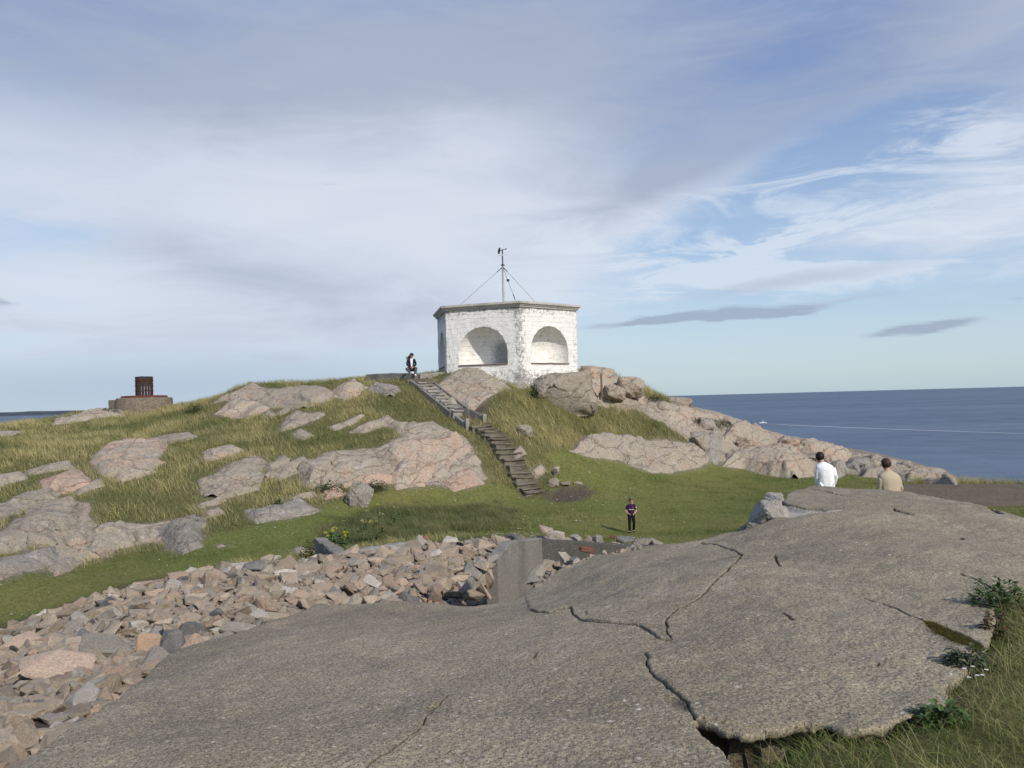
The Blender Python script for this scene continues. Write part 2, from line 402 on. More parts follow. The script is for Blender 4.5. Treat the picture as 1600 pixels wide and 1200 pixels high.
OUT = [  # material, height, block size, label, outline in pixels
 ('g',.35,2.2,'long pale rock shelf on the skyline left of the beacon',[(78,660),(100,651),(120,645),(180,639),(196,642),(194,648),(129,655),(90,661)]),
 ('g',.2,1.5,'small flat pale rock on the far left skyline',[(-30,676),(0,673),(36,671),(32,676),(0,681),(-30,684)]),
 ('m',.5,2.6,'large oval whaleback rock alone in the grass with a pink lower rim',[(144,709),(156,700),(195,693),(255,690),(260,692),(255,707),(249,712),(261,716),(237,734),(204,745),(168,740),(147,728),(141,716)]),
 ('g',.22,1.6,'thin flat grey rock lying just above the large oval rock',[(237,684),(255,678),(297,673),(313,681),(279,690),(261,691),(240,688)]),
 ('g',.28,1.4,'narrow grey rock above the cracked blocky rock',[(318,708),(324,702),(375,699),(380,702),(360,711),(327,719),(318,714)]),
 ('m',.42,.85,'cracked tan rock split into blocks in the middle of the left slope',[(313,764),(315,752),(333,737),(357,721),(378,714),(417,716),(414,728),(399,749),(381,767),(363,770),(330,768)]),
 ('m',.38,.7,'small broken rock right beside the cracked tan rock',[(408,741),(417,730),(432,711),(447,710),(441,723),(429,734),(420,743)]),
 ('g',.25,.9,'low tan rock strip between the cracked rock and the long rounded outcrop',[(432,741),(445,722),(466,712),(480,714),(468,733),(452,741),(438,746)]),
 ('g',.35,1.4,'flat grey rock under the turf edge at the far left',[(39,731),(69,723),(111,717),(120,729),(99,732),(45,738)]),
 ('g',.35,1.5,'pale rock cut by the left edge of the picture, topmost of three',[(-60,746),(0,740),(24,735),(42,738),(43,744),(15,752),(0,756),(-60,768)]),
 ('p',.45,1.6,'rounded pink rock below the flat grey rock at the far left',[(60,746),(99,734),(129,732),(141,743),(138,755),(99,767),(69,758)]),
 ('m',.40,1.5,'long pinkish rock running down to the left edge above a grass tongue',[(-60,796),(0,783),(36,767),(72,759),(96,767),(90,776),(57,788),(24,800),(0,808),(-60,826)]),
 ('m',.25,1.2,'small pointed tan rock at the right end of the pink rock',[(120,764),(144,750),(162,749),(150,758),(123,771)]),
 ('m',.55,2.0,'biggest pink and grey slab of the lower left outcrop',[(-60,850),(0,824),(21,809),(57,797),(99,777),(105,787),(135,785),(132,797),(129,809),(90,832),(60,846),(24,855),(0,857),(-60,872)]),
 ('g',.45,1.4,'wedge of grey rock between two diagonal cracks at lower left',[(91,837),(132,811),(141,821),(144,830),(117,854),(99,851)]),
 ('g',.5,1.4,'rounded grey rock at the foot of the left slope by the lawn',[(118,857),(145,832),(174,816),(204,815),(204,836),(168,863),(141,867)]),
 ('d',.45,1.3,'dark grey rock at the lawn edge, lowest at the far left',[(-60,884),(0,869),(24,863),(81,848),(99,863),(87,875),(33,890),(0,900),(-60,910)]),
 ('g',.35,1.,'small grey rock between the dark rock and the lawn at left',[(81,879),(102,867),(117,872),(114,886),(81,897)]),
 ('g',.45,1.,'narrow upright grey rock right of the rounded grey rock',[(208,837),(216,827),(237,818),(240,839),(211,846)]),
 ('d',.7,1.2,'knobbly lichen grey rock bulging onto the lawn left of the tall weeds',[(246,823),(270,805),(303,796),(327,807),(318,817),(315,842),(288,856),(270,852),(255,840)]),
 ('g',.3,1.,'tan rock above the knobbly lichen grey rock',[(303,788),(330,776),(354,771),(345,785),(324,788)]),
 ('g',.3,.8,'little round rock at the upper right of the knobbly rock',[(324,796),(342,788),(350,794),(335,804),(324,803)]),
 ('g',.3,2.4,'smooth pale rock below the skyline left of centre',[(336,646),(354,627),(387,618),(417,632),(414,641),(390,650),(354,651)]),
 ('m',.45,3.4,'broad smooth rock dome on the skyline left of the white pavilion',[(330,627),(354,614),(375,604),(396,600),(420,603),(480,600),(510,602),(531,617),(495,629),(459,635),(420,632),(417,630),(387,617),(354,624)]),
 ('g',.25,.9,'small rock left of a twin under the skyline dome',[(411,645),(420,637),(432,647),(421,652)]),
 ('g',.25,.9,'small rock right of its twin under the skyline dome',[(433,641),(453,635),(456,641),(436,648)]),
 ('g',.3,1.5,'long light grey rock in the grass below the skyline dome',[(438,668),(444,651),(465,644),(507,642),(501,650),(465,665),(439,672)]),
 ('g',.28,.9,'small loaf shaped rock under the long light grey rock',[(454,675),(465,669),(486,674),(480,683),(462,682)]),
 ('g',.28,1.,'slim diagonal rock in the grass above the big central outcrop',[(513,666),(546,653),(564,645),(570,648),(549,662),(525,672)]),
 ('g',.4,1.8,'pale upper shelf of the big central outcrop left of the steps',[(546,673),(564,663),(588,657),(630,657),(690,663),(714,674),(705,679),(669,676),(642,678),(618,672),(612,664),(588,663),(576,672)]),
 ('m',.75,2.8,'biggest smooth face of the central outcrop left of the steps',[(597,700),(612,688),(648,680),(690,679),(723,681),(726,689),(687,722),(687,731),(666,752),(624,752),(600,740),(612,722),(600,709)]),
 ('m',.75,2.4,'long rounded outcrop left of the biggest smooth face',[(468,734),(477,720),(504,705),(540,699),(588,700),(594,711),(588,731),(555,741),(510,753),(480,753)]),
 ('p',.4,1.1,'pink strip of rock at the foot of the central outcrop',[(530,753),(558,741),(612,738),(640,746),(625,753),(576,756),(540,758)]),
 ('p',.55,1.6,'smooth salmon pink rock at the right foot of the central outcrop',[(699,741),(711,732),(738,738),(753,744),(753,752),(720,760),(696,754)]),
 ('m',.5,1.6,'long rock wedge split off the central outcrop by a diagonal crack',[(688,722),(708,702),(732,694),(729,705),(708,728),(700,731)]),
 ('g',.4,.9,'small grey block below the split rock wedge',[(673,741),(684,732),(698,732),(695,743),(681,750)]),
 ('g',.4,.8,'layered grey rock beside the lower steps',[(722,720),(729,708),(744,707),(752,716),(744,725),(723,726)]),
 ('p',.4,.9,'pinkish rock left of the grey standing boulder',[(504,768),(519,756),(540,765),(537,772),(510,776)]),
 ('d',.5,1.5,'low dark rock above the lawn left of the tall weeds',[(380,791),(420,787),(444,780),(480,780),(501,792),(486,801),(438,806),(390,806)]),
 ('m',.28,1.,'thin tan rock just above the low dark rock',[(450,777),(468,771),(492,768),(489,775),(453,780)]),
 ('g',0.70,1.6,'rounded rock on the skyline under the terrace wall',[(519,606),(534,597),(561,592),(570,598),(564,611),(540,618),(525,615)]),
 ('d',.4,1.3,'dark rock below the terrace wall left of the upper stair',[(570,606),(588,595),(624,603),(626,609),(600,612),(576,609)]),
 ('m',.5,2.2,'tan rock ledge directly under the white pavilion and right of the stair',[(672,600),(702,584),(753,580),(771,584),(790,596),(796,605),(771,607),(734,605),(693,606),(676,604)]),
 ('m',.4,1.3,'second rock ledge down under the pavilion',[(704,612),(719,607),(766,610),(762,615),(738,619),(706,617)]),
 ('g',.35,1.,'third rock ledge down under the pavilion beside dry grass',[(716,626),(734,622),(750,622),(746,630),(730,634),(718,632)]),
 ('g',.3,.7,'small block right of the upper stair kerb',[(697,623),(712,620),(713,629),(701,630)]),
 ('g',.4,1.1,'lower grey ledge under the big boulder right of the pavilion',[(880,620),(905,612),(938,613),(926,625),(893,625)]),
 ('m',.45,1.1,'low rounded rock below the boulders right of the pavilion',[(922,625),(932,616),(951,618),(962,626),(930,630)]),
 ('g',.45,1.3,'sloping rock at the right end of the boulders by the pavilion',[(940,614),(977,613),(1006,631),(1008,639),(968,636),(955,627)]),
 ('m',1.00,1.3,'steep pink rock face between dry grass and lawn at right centre',[(888,695),(902,680),(966,675),(1045,680),(1082,691),(1110,708),(1100,720),(1077,724),(1022,730),(990,721),(971,711),(934,706)]),
 ('m',1.00,1.3,'upper rock of the ridge running down to the sea at right',[(1036,632),(1059,629),(1091,642),(1128,645),(1133,652),(1124,660),(1096,663),(1082,665),(1059,659),(1040,650)]),
 ('m',1.20,1.2,'ridge rock with the motorboat wake showing behind it',[(1137,656),(1161,658),(1202,674),(1210,686),(1174,695),(1147,686),(1128,681),(1133,660)]),
 ('d',1.10,1.0,'fractured darker rock in the middle of the right ridge',[(1077,667),(1110,672),(1133,686),(1128,708),(1119,717),(1091,700),(1077,681)]),
 ('m',1.30,1.3,'broad pink and grey rock above the lawn behind the man in white',[(1128,718),(1133,700),(1161,695),(1211,693),(1253,709),(1276,718),(1272,732),(1248,736),(1202,732),(1161,720)]),
 ('m',0.90,1.6,'long smooth rock along the seaward crest of the right ridge',[(1213,681),(1262,688),(1318,702),(1330,711),(1318,719),(1286,715),(1253,705),(1216,692)]),
 ('d',0.90,1.,'pale greenish rock just right of the man in white',[(1295,722),(1318,721),(1327,727),(1313,739),(1297,738)]),
 ('m',0.80,.8,'jagged pale rocks on the shoreline above the man in beige',[(1350,713),(1396,716),(1403,722),(1373,726),(1352,723)]),
 ('g',0.70,1.5,'low tongue of rock reaching into the sea at the right',[(1340,729),(1378,728),(1415,727),(1461,738),(1500,747),(1494,751),(1438,749),(1392,742),(1345,740)]),
 ('d',0.90,1.,'grey rock between the ridge crest and the shoreline rocks',[(1320,716),(1342,716),(1360,724),(1340,731),(1318,724)]),
 ('m',.3,.9,'flat rock on the right of the steps halfway up',[(797,707),(803,702),(824,705),(827,711),(809,713)]),
 ('m',.3,.8,'tan rock on the right of the bottom steps',[(826,735),(840,732),(858,736),(846,741),(831,743)]),
 ('g',.15,.8,'small flat stone alone on the left lawn',[(452,858),(470,853),(489,857),(472,864)]),
 ('g',.12,.7,'tiny pale flat stone on the lawn below the knobbly rock',[(337,852),(348,848),(356,850),(348,855)]),
]

def outcrop(mk, H, blk, label, px, seed):
    blk *= 1.35
    H *= .50; P0 = castp(px, H * .6, 12, 2.2)
    # subdivide and roughen the outline
    P = []
    for k in range(len(P0)):
        a, b = P0[k], P0[(k + 1) % len(P0)]
        m = max(2, int(np.hypot(*(b - a)) / .25))
        for q in range(m): P.append(a + (b - a) * q / m)
    P = np.array(P)
    P[:, 0] += fbm2(P[:, 0], P[:, 1], .7, 4, seed) * .17
    P[:, 1] += fbm2(P[:, 0], P[:, 1], .7, 4, seed + 5) * .22
    paint(P, 3, .02)
    dx = .06 if P[:, 1].mean() > 24 else .05
    dy = .075
    xs = np.arange(P[:, 0].min() - .3, P[:, 0].max() + .3, dx); ys = np.arange(P[:, 1].min() - .3, P[:, 1].max() + .3, dy)
    while len(xs) * len(ys) > 90000:
        dx *= 1.2; dy *= 1.2
        xs = np.arange(P[:, 0].min() - .3, P[:, 0].max() + .3, dx); ys = np.arange(P[:, 1].min() - .3, P[:, 1].max() + .3, dy)
    X, Y = np.meshgrid(xs, ys); x, y = X.ravel(), Y.ravel()
    ins = pip(x, y, P).reshape(X.shape)
    def dil(m): n = m.copy(); n[1:] |= m[:-1]; n[:-1] |= m[1:]; n[:, 1:] |= m[:, :-1]; n[:, :-1] |= m[:, 1:]; return n
    cl = ins
    for _ in range(6): cl = dil(cl)
    er = ~cl
    for _ in range(6): er = dil(er)
    cl = (~er | ins)
    bd = cl & ~(~dil(~cl))
    bx, by = x[bd.ravel()], y[bd.ravel()]
    d = np.full(x.shape, 1e9)
    for k in range(len(bx)): np.minimum(d, (x - bx[k]) ** 2 + (y - by[k]) ** 2, out=d)
    d = np.sqrt(d)
    ins = cl.ravel(); sd = np.where(ins, d, -d)
    w = min(.28 + H * .55, max(.12, sd.max() * .9))
    p2 = np.stack((x, y, TH(x, y) * 1.4), 1) / blk
    wp = p2 + .16 * np.stack((perlin(p2 * 1.3, seed), perlin(p2 * 1.3, seed + 3), perlin(p2 * 1.3, seed + 7)), 1)
    f1, f2, cid, vec = voro(np.stack((.55 * (wp[:, 0] * .8 + wp[:, 1] * .6), 1.15 * (wp[:, 1] * .8 - wp[:, 0] * .6), wp[:, 2]), 1), seed % 97)
    r3 = lambda c, k: (((c * (2654435761 + 40503 * k)) >> 7) & 1023) / 1023. - .5
    soft = np.clip(sd / .22, 0, 1)
    plate = (r3(cid, 1) * vec[:, 0] + r3(cid, 2) * vec[:, 1]) * H * .7 * blk ** .6 + r3(cid, 3) * min(.22, H * .5)
    f1b, f2b, cb, vb = voro(wp * 2.6 + 5.1, seed % 89 + 3)
    plate2 = ((r3(cb, 1) * vb[:, 0] + r3(cb, 2) * vb[:, 1]) * .16 + r3(cb, 3) * .06) * blk ** .5 * min(1, H * 2.)
    s = np.clip(sd / w, 0, 1)
    rim = (1 - (1 - s) ** 2.2)
    z = TH(x, y) + (H * (.85 + .5 * np.clip(sd / 1.5, 0, 1)) + (plate + plate2) * soft) * np.where(ins, rim, 0)
    z = np.where(ins, np.maximum(z, TH(x, y) + .015), TH(x, y) + np.maximum(sd, -.2) * 1.6)
    Z = z.reshape(X.shape)
    gz_y, gz_x = np.gradient(Z, dy, dx)
    gz_x, gz_y = np.clip(gz_x, -1.1, 1.1), np.clip(gz_y, -1.1, 1.1)
    nrm = np.stack((-gz_x.ravel(), -gz_y.ravel(), np.ones(len(x))), 1); nrm /= np.linalg.norm(nrm, axis=1)[:, None]
    V = np.stack((x, y, z), 1)
    edge = f2 - f1
    sof2 = np.clip(sd / .3, 0, 1)
    disp = -(.045 * blk ** .5) * np.exp(-(edge / .04) ** 2) * soft
    disp -= .03 * np.exp(-((f2b - f1b) / .06) ** 2) * soft * (perlin(p2 * .7, seed + 31) > -.1)
    rg = 1 - np.abs(fbm(V / .55, 4, seed + 11)) * 2
    disp += .05 * min(1, H * 3) * (rg - .5) * sof2 + .06 * fbm(V / 1.1, 3, seed + 17) * sof2
    disp +=   .025 * fbm(V / .2, 3, seed + 13) * sof2
    V += nrm * disp[:, None]
    keep = (sd > -.2).reshape(X.shape)
    idx = -np.ones(X.shape, int); idx[keep] = np.arange(keep.sum())
    q = np.stack((idx[:-1, :-1], idx[:-1, 1:], idx[1:, 1:], idx[1:, :-1]), -1).reshape(-1, 4)
    q = q[(q >= 0).all(1)]
    V = V[keep.ravel()]
    c = P.mean(0); base = np.array([c[0], c[1], float(TH(*c))])
    me = npmesh('rock_outcrop', V - base, quads=q, smooth=True)
    o = link('rock_outcrop', me, GM[mk]); o.location = base
    tag(o, label, 'rock', 'rock outcrops on the hillside')
    return o

for k, (mk, H, blk, label, px) in enumerate(BASE + OUT): outcrop(mk, H, blk, label, px, 101 + 13 * k)

# ------------------------------------------------------------------ angular stones and boulders
def stone_mesh(name, dims, seed, nv=13, sub=2, rough=.035, round_=0., bev=.06):
    r = random.Random(seed); bm = bmesh.new()
    for k in range(nv):
        v = Vector((r.uniform(-1, 1), r.uniform(-1, 1), r.uniform(-1, 1)))
        m = max(abs(v.x), abs(v.y), abs(v.z)); s = v.normalized()
        v = (v / m) * (1 - round_) + s * round_ * 1.15
        bm.verts.new((v.x * .5, v.y * .5, v.z * .5))
    res = bmesh.ops.convex_hull(bm, input=bm.verts)
    bmesh.ops.delete(bm, geom=[e for e in res['geom_interior'] if isinstance(e, bmesh.types.BMVert)], context='VERTS')
    bmesh.ops.dissolve_limit(bm, angle_limit=rad(9), verts=bm.verts, edges=bm.edges)
    if bev: bmesh.ops.bevel(bm, geom=list(bm.edges), offset=bev * r.uniform(.5, 1), segments=1, affect='EDGES')
    bmesh.ops.triangulate(bm, faces=bm.faces)
    for s in range(sub): bmesh.ops.subdivide_edges(bm, edges=[e for e in bm.edges if e.calc_length() > .2 / (s + 1)], cuts=1, use_grid_fill=True)
    bmesh.ops.triangulate(bm, faces=bm.faces)
    co = np.array([v.co for v in bm.verts]); bm.normal_update(); nn = np.array([v.normal for v in bm.verts])
    dsp = rough * (fbm(co * 3.1 + seed, 3, seed % 61) + .5 * perlin(co * 9 + seed, 5))
    for v, d, n in zip(bm.verts, dsp, nn): v.co = Vector(((v.co.x + n[0] * d) * dims[0], (v.co.y + n[1] * d) * dims[1], (v.co.z + n[2] * d) * dims[2]))
    bmesh.ops.recalc_face_normals(bm, faces=bm.faces)
    me = bpy.data.meshes.new(name); bm.to_mesh(me); bm.free()
    return me

def boulder(label, u, v, dims, mk, rz=0, tilt=(0, 0), seed=1, sink=.15, Y=None, z=None, round_=.55, nv=26, rough=.06, name='boulder', group=None, y0=12, cat='boulder', sub=3):
    P = cast(u, v, 0, y0) if Y is None else at(u, v, Y)
    zz = (float(TH(P[0], P[1])) if z is None else z) + dims[2] * (.5 - sink)
    me = stone_mesh(name, dims, seed, nv, sub, rough, round_, .05)
    o = link(name, me, GM[mk] if isinstance(mk, str) else mk); o.location = (P[0], P[1], zz); o.rotation_euler = (tilt[0], tilt[1], rz)
    if round_ > .3: me.polygons.foreach_set('use_smooth', np.ones(len(me.polygons), bool))
    tag(o, label, cat, group)
    return o

boulder('grey angular boulder standing on end at the edge of the lawn', 562, 790, (.9, .55, .95), 'd', .3, (.1, .5), 5, .12, round_=.25, nv=16)
boulder('largest grey cracked boulder against the right side of the pavilion', 886, 618, (3.3, 2.1, 2.4), 'g', .1, (.05, -.06), 11, .5, Y=42.5, z=.1, round_=.45, nv=34)
boulder('upright dark edged boulder touching the pavilion foundation', 846, 614, (.7, .9, 1.15), 'd', .4, (0, .0), 19, .15, Y=41.8, z=.2, round_=.3, nv=18)
boulder('rounded brown boulder on the skyline right of the pavilion', 933, 595, (2.2, 1.6, 1.1), 'm', .1, (0, .1), 23, .2, Y=46.5, z=.85, round_=.75, nv=34)
boulder('smooth pink boulder at the right end of the skyline group', 985, 615, (1.6, 1.4, 1.15), 'm', -.2, (0, .15), 29, .18, Y=45.2, z=.15, round_=.75, nv=34)
boulder('low brown boulder between the two skyline boulders', 958, 618, (1.3, 1.1, .9), 'm', .5, (0, .1), 31, .25, Y=44.4, z=.0, round_=.65, nv=28)
boulder('small pale boulder half hidden by dry grass right of the steps', 820, 682, (.75, .6, .6), 'g', .2, (.1, .1), 37, .15, round_=.6)
boulder('angular brown stone on the bare soil beside the bottom step', 865, 760, (.42, .35, .42), 'm', .2, (.1, .2), 41, .1, round_=.2, nv=12)
boulder('pointed white stone on the turf above the bare soil', 871, 745, (.34, .25, .48), 'g', .9, (.1, -.3), 43, .1, round_=.2, nv=12)
boulder('small tan stone at the right end of the bare soil', 905, 757, (.5, .25, .14), 'g', .3, (0, .1), 47, .2, round_=.3, nv=12)
boulder('flat pale stone left of the tan stone on the bare soil', 884, 759, (.45, .3, .2), 'm', -.3, (0, -.1), 53, .2, round_=.3, nv=12)
for k, (u, v, d_, mk, lb) in enumerate([
 (1062, 634, (1.5, 1.1, .8), 'm', 'blocky boulder at the top of the right ridge nearest the pavilion'), (1100, 668, (1.2, .9, .8), 'd', 'dark boulder wedged below the uppermost ridge rock'), (1140, 668, (1.3, 1., .75), 'm', 'squarish boulder on the ridge left of the motorboat'),
 (1168, 700, (1.6, 1.1, 1.0), 'm', 'big blocky boulder in the middle of the right ridge'), (1092, 700, (1.1, .9, .9), 'm', 'boulder at the junction of the pink face and the ridge'), (1230, 700, (1.5, 1., .8), 'p', 'pink block on the ridge left above the man in white'),
 (1262, 716, (1.2, .9, .9), 'm', 'rounded block of the ridge touching the head of the man in white'), (1305, 712, (1.3, .9, .7), 'g', 'grey block on the ridge right above the man in white'), (1362, 722, (.9, .7, .6), 'g', 'small pale block on the shore left of the man in beige'), (1412, 728, (1.0, .7, .5), 'm', 'low block on the shore rocks right of the man in beige'),
 (1205, 722, (1.1, .8, .7), 'd', 'dark block at the foot of the ridge by the lawn'), (1040, 640, (1.2, .9, .6), 'g', 'low grey block between heather and ridge top')]):
    boulder(lb, u, v, d_, mk, .4 * k, (.1 * (k % 3 - 1), .12 * (k % 2)), 200 + 7 * k, .32, round_=.38, nv=18, rough=.07, group='blocks along the right ridge')
# ------------------------------------------------------------------ concrete slab (roof of the old bunker)
SP = [(100,1200,4.85),(0,1185,5.5),(-80,1260,4.9),(330,1005,9.3),(480,950,10.9),(600,940,11.1),(750,943,11.2),(600,1000,8.4),(600,1100,6.02),(600,1200,4.65),(800,1100,5.65),(300,1100,6.6),(200,1090,7.0),(400,1040,7.75),(830,930,11.0),(870,892,12.1),(950,865,12.6),(1090,844,12.1),(1180,815,12.6),(1235,766,15),(1330,763,15.1),(1430,771,14.5),(1560,797,12.6),(1600,810,11.8),(1000,1000,7.2),(1000,1190,4.45),(1300,1000,6.45),(1300,850,10.4),(1500,900,8.4),(1300,1150,4.75),(1500,1060,5.4),(1150,930,8.3),(1250,800,12.4),(1680,835,10.8),(1000,900,10.0),(1400,820,11.4)]
_S = np.array([at(*c) for c in SP]); _m = len(_S)
def _phs(dx, dy): return -np.sqrt(dx * dx + dy * dy + 1.2)
_B = np.zeros((_m + 3, _m + 3)); _B[:_m, :_m] = _phs(_S[:, 0][:, None] - _S[:, 0], _S[:, 1][:, None] - _S[:, 1]) + np.eye(_m) * .12
_B[:_m, _m] = _B[_m, :_m] = 1; _B[:_m, _m + 1] = _B[_m + 1, :_m] = _S[:, 0]; _B[:_m, _m + 2] = _B[_m + 2, :_m] = _S[:, 1]
_sw = np.linalg.solve(_B, np.concatenate((_S[:, 2], np.zeros(3))))
def SH(x, y):
    x = np.asarray(x, float); y = np.asarray(y, float)
    z = _sw[_m] + _sw[_m + 1] * x + _sw[_m + 2] * y
    for k in range(_m): z = z + _sw[k] * _phs(x - _S[k, 0], y - _S[k, 1])
    return z
_YS2 = np.arange(3.2, 19, .02)
def scast(u, v):
    d = ray(u, v); z = SH(d[0] * _YS2, _YS2)
    k = np.nonzero(d[2] * _YS2 < z)[0]
    Y = _YS2[k[0]] if len(k) else _YS2[((z - d[2] * _YS2) / _YS2).argmax()] + .12
    return np.array([d[0] * Y, Y])
EDGE = [(-150,1290),(-60,1245),(25,1201),(62,1172),(105,1140),(150,1115),(200,1075),(235,1046),(265,1021),(297,1007),(330,999),(362,992),(392,983),(424,969),(456,956),(494,943),(550,941),(610,939),(680,942),(741,945),(796,934),(822,922),(848,906),(875,891),(931,870),(965,863),(1010,851),(1066,848),(1089,843),(1131,832),(1163,826),(1202,815),(1222,806),(1224,785),(1232,768),(1268,758),(1307,761),(1370,767),(1412,769),(1441,775),(1514,785),(1568,799),(1600,807),(1700,830),(1760,870),(1690,890),(1610,915),(1580,932),(1553,950),(1555,982),(1540,1012),(1510,1050),(1492,1062),(1477,1072),(1484,1095),(1470,1107),(1450,1110),(1405,1127),(1380,1142),(1340,1150),(1319,1152),(1290,1141),(1262,1137),(1230,1143),(1202,1150),(1161,1155),(1125,1147),(1094,1136),(1084,1131),(1090,1150),(1109,1170),(1128,1183),(1142,1197),(1150,1260),(1160,1330),(-150,1330)]
SPOLY = np.array([scast(*e) for e in EDGE])
UP = [(828,950),(840,955),(858,957),(875,951),(890,948),(896,958),(905,968),(922,974),(940,978),(972,981),(1000,985),(1015,993),(1030,1003),(1048,1004),(1040,1012),(1022,1020),(1008,1028),(1013,1036),(1010,1048),(1020,1060),(1036,1072),(1042,1082),(1060,1092),(1074,1104),(1078,1118),(1086,1134)]
UPOLY = np.array([scast(*e) for e in UP] + [scast(1262,1160), scast(1540,1160), scast(1800,900)] + [scast(1700,800), (11.5,15), (5,16.5), (3.6,14.5), (1.5,13.4), (.25,12.4), (.1,11.4)])
def crackline(px, jit=.02, seed=0):
    P = [scast(*e) for e in px]; out = []
    r = random.Random(seed)
    for a, b in zip(P[:-1], P[1:]):
        n = max(2, int(np.hypot(*(b - a)) / .05))
        for q in range(n):
            t = q / n; out.append(a + (b - a) * t + np.array([r.uniform(-jit, jit), r.uniform(-jit, jit)]) * (q > 0))
    out.append(P[-1]); return np.array(out)
CRK = [  # polyline, half width, depth
 (UP, .006, .05),
 ([(1095,846),(1112,848),(1133,855),(1150,862),(1159,870),(1152,882),(1136,900),(1118,915),(1104,930),(1078,948),(1056,957),(1042,969),(1038,976),(1043,984),(1042,994),(1050,1003)], .010, .07),
 ([(1211,867),(1213,878),(1219,888)], .010, .05),
 ([(1350,935),(1375,944),(1400,955),(1421,966),(1440,974)], .007, .04),
 ([(1500,897),(1520,903),(1540,912),(1560,922),(1582,930)], .012, .06),
 ([(702,1093),(690,1102),(672,1116),(652,1142),(632,1156),(612,1172),(590,1186),(570,1204)], .006, .04),
 ([(1262,764),(1290,768),(1320,775),(1350,778),(1372,779),(1412,780)], .02, .05),
 ([(1222,787),(1240,793),(1260,797),(1290,799),(1330,797)], .015, .05),
 ([(1395,798),(1402,802),(1412,804),(1425,808)], .025, .08),
 ([(1546,794),(1556,800),(1566,806)], .03, .1),
 ([(1500,842),(1503,848)], .02, .06),
 ([(1222,962),(1232,968),(1240,974)], .012, .02),
]
th0, th1 = -.66, .74
na, nr = 1120, 760
tt = np.linspace(th0, th1, na)
inv = np.linspace(1 / 3.7, 1 / 16.6, nr); rr = 1 / inv
R2, T2 = np.meshgrid(rr, tt, indexing='ij')
sx, sy = (R2 * T2).ravel(), R2.ravel()
ins = pip(sx, sy, SPOLY)
ed = segdist(sx, sy, SPOLY); sd = np.where(ins, ed, -ed)
jz = fbm2(sx, sy, .22, 4, 3) * .04
keep = (sd + jz) > 0
sz = SH(sx, sy) + .085 * fbm2(sx, sy, 1.9, 3, 9) + .022 * fbm2(sx, sy, .5, 4, 4) + (.007 * fbm2(sx, sy, .11, 2, 8) + .0075 * fbm2(sx, sy, .034, 2, 18)) * np.clip(6.5 / sy, .3, 1.1)
up = pip(sx, sy, UPOLY)
ud = segdist(sx, sy, UPOLY[:len(UP)], False)
sz += np.where(up, np.clip(ud / .018, 0, 1) * .016 * np.clip(1 + 1.2 * fbm2(sx, sy, .3, 3, 33), .1, 2.2), 0)
tone = np.zeros(len(sx)); moss = np.zeros(len(sx)); gul = np.zeros(len(sx)); dirt = np.zeros(len(sx))
for k, (px, hw, dep) in enumerate(CRK):
    L = crackline(px, .006 + hw * .2, k)
    near = (sx > L[:, 0].min() - .3) & (sx < L[:, 0].max() + .3) & (sy > L[:, 1].min() - .3) & (sy < L[:, 1].max() + .3)
    q = segdist(sx[near], sy[near], L, False)
    p3 = np.stack((sx[near], sy[near], sx[near] * 0 + k), 1); wv = hw * .5 * np.clip(1 + 1.0 * perlin(p3 * 2.5, 5) + .9 * perlin(p3 * 9, 6) + .6 * perlin(p3 * 25, 7), .12, 3) * np.clip(sy[near] / 6, 1, 1.8)
    sz[near] -= dep * np.exp(-(q / np.maximum(wv, .003)) ** 2)
    dirt[near] = np.maximum(dirt[near], np.exp(-(q / (wv * 1.25 + .003)) ** 2))
# mossy wedge, bare gully and chips of the surface
MOSS = np.array([scast(*e) for e in [(1438,974),(1460,977),(1490,990),(1515,1002),(1538,1014),(1530,1024),(1500,1012),(1470,997),(1450,984)]])
GUL = np.array([scast(*e) for e in [(1203,812),(1226,806),(1224,789),(1240,794),(1262,798),(1300,800),(1330,800),(1300,804),(1270,806),(1240,812)]])
inm = pip(sx, sy, MOSS); sz -= np.where(inm, .05 * np.clip(segdist(sx, sy, MOSS) / .05, 0, 1), 0); moss[inm] = 1
ing = pip(sx, sy, GUL); sz -= np.where(ing, .05 * np.clip(segdist(sx, sy, GUL) / .06, 0, 1), 0); gul[ing] = 1
for cpx in ([(660,1108),(675,1105),(694,1100),(688,1108),(674,1120),(664,1118)], [(1040,1094),(1062,1096),(1076,1108),(1077,1120),(1050,1112),(1042,1104)], [(828,1026),(842,1022),(838,1034),(822,1040)], [(1365,1040),(1374,1038),(1376,1043),(1366,1045)], [(911,954),(917,952),(919,960),(914,962)]):
    CP_ = np.array([scast(*e) for e in cpx]); m = pip(sx, sy, CP_); sz -= np.where(m, .025 * np.clip(segdist(sx, sy, CP_) / .03, 0, 1), 0); dirt[m] = np.maximum(dirt[m], .35)
sz -= np.where(sd < .1, (1 - np.clip(sd, 0, .1) / .1) ** 2 * .012, 0)
idx = -np.ones(R2.shape, int); kk = keep.reshape(R2.shape); idx[kk] = np.arange(kk.sum())
q = np.stack((idx[:-1, :-1], idx[:-1, 1:], idx[1:, 1:], idx[1:, :-1]), -1).reshape(-1, 4); q = q[(q >= 0).all(1)]
V = np.stack((sx, sy, sz), 1)[keep]
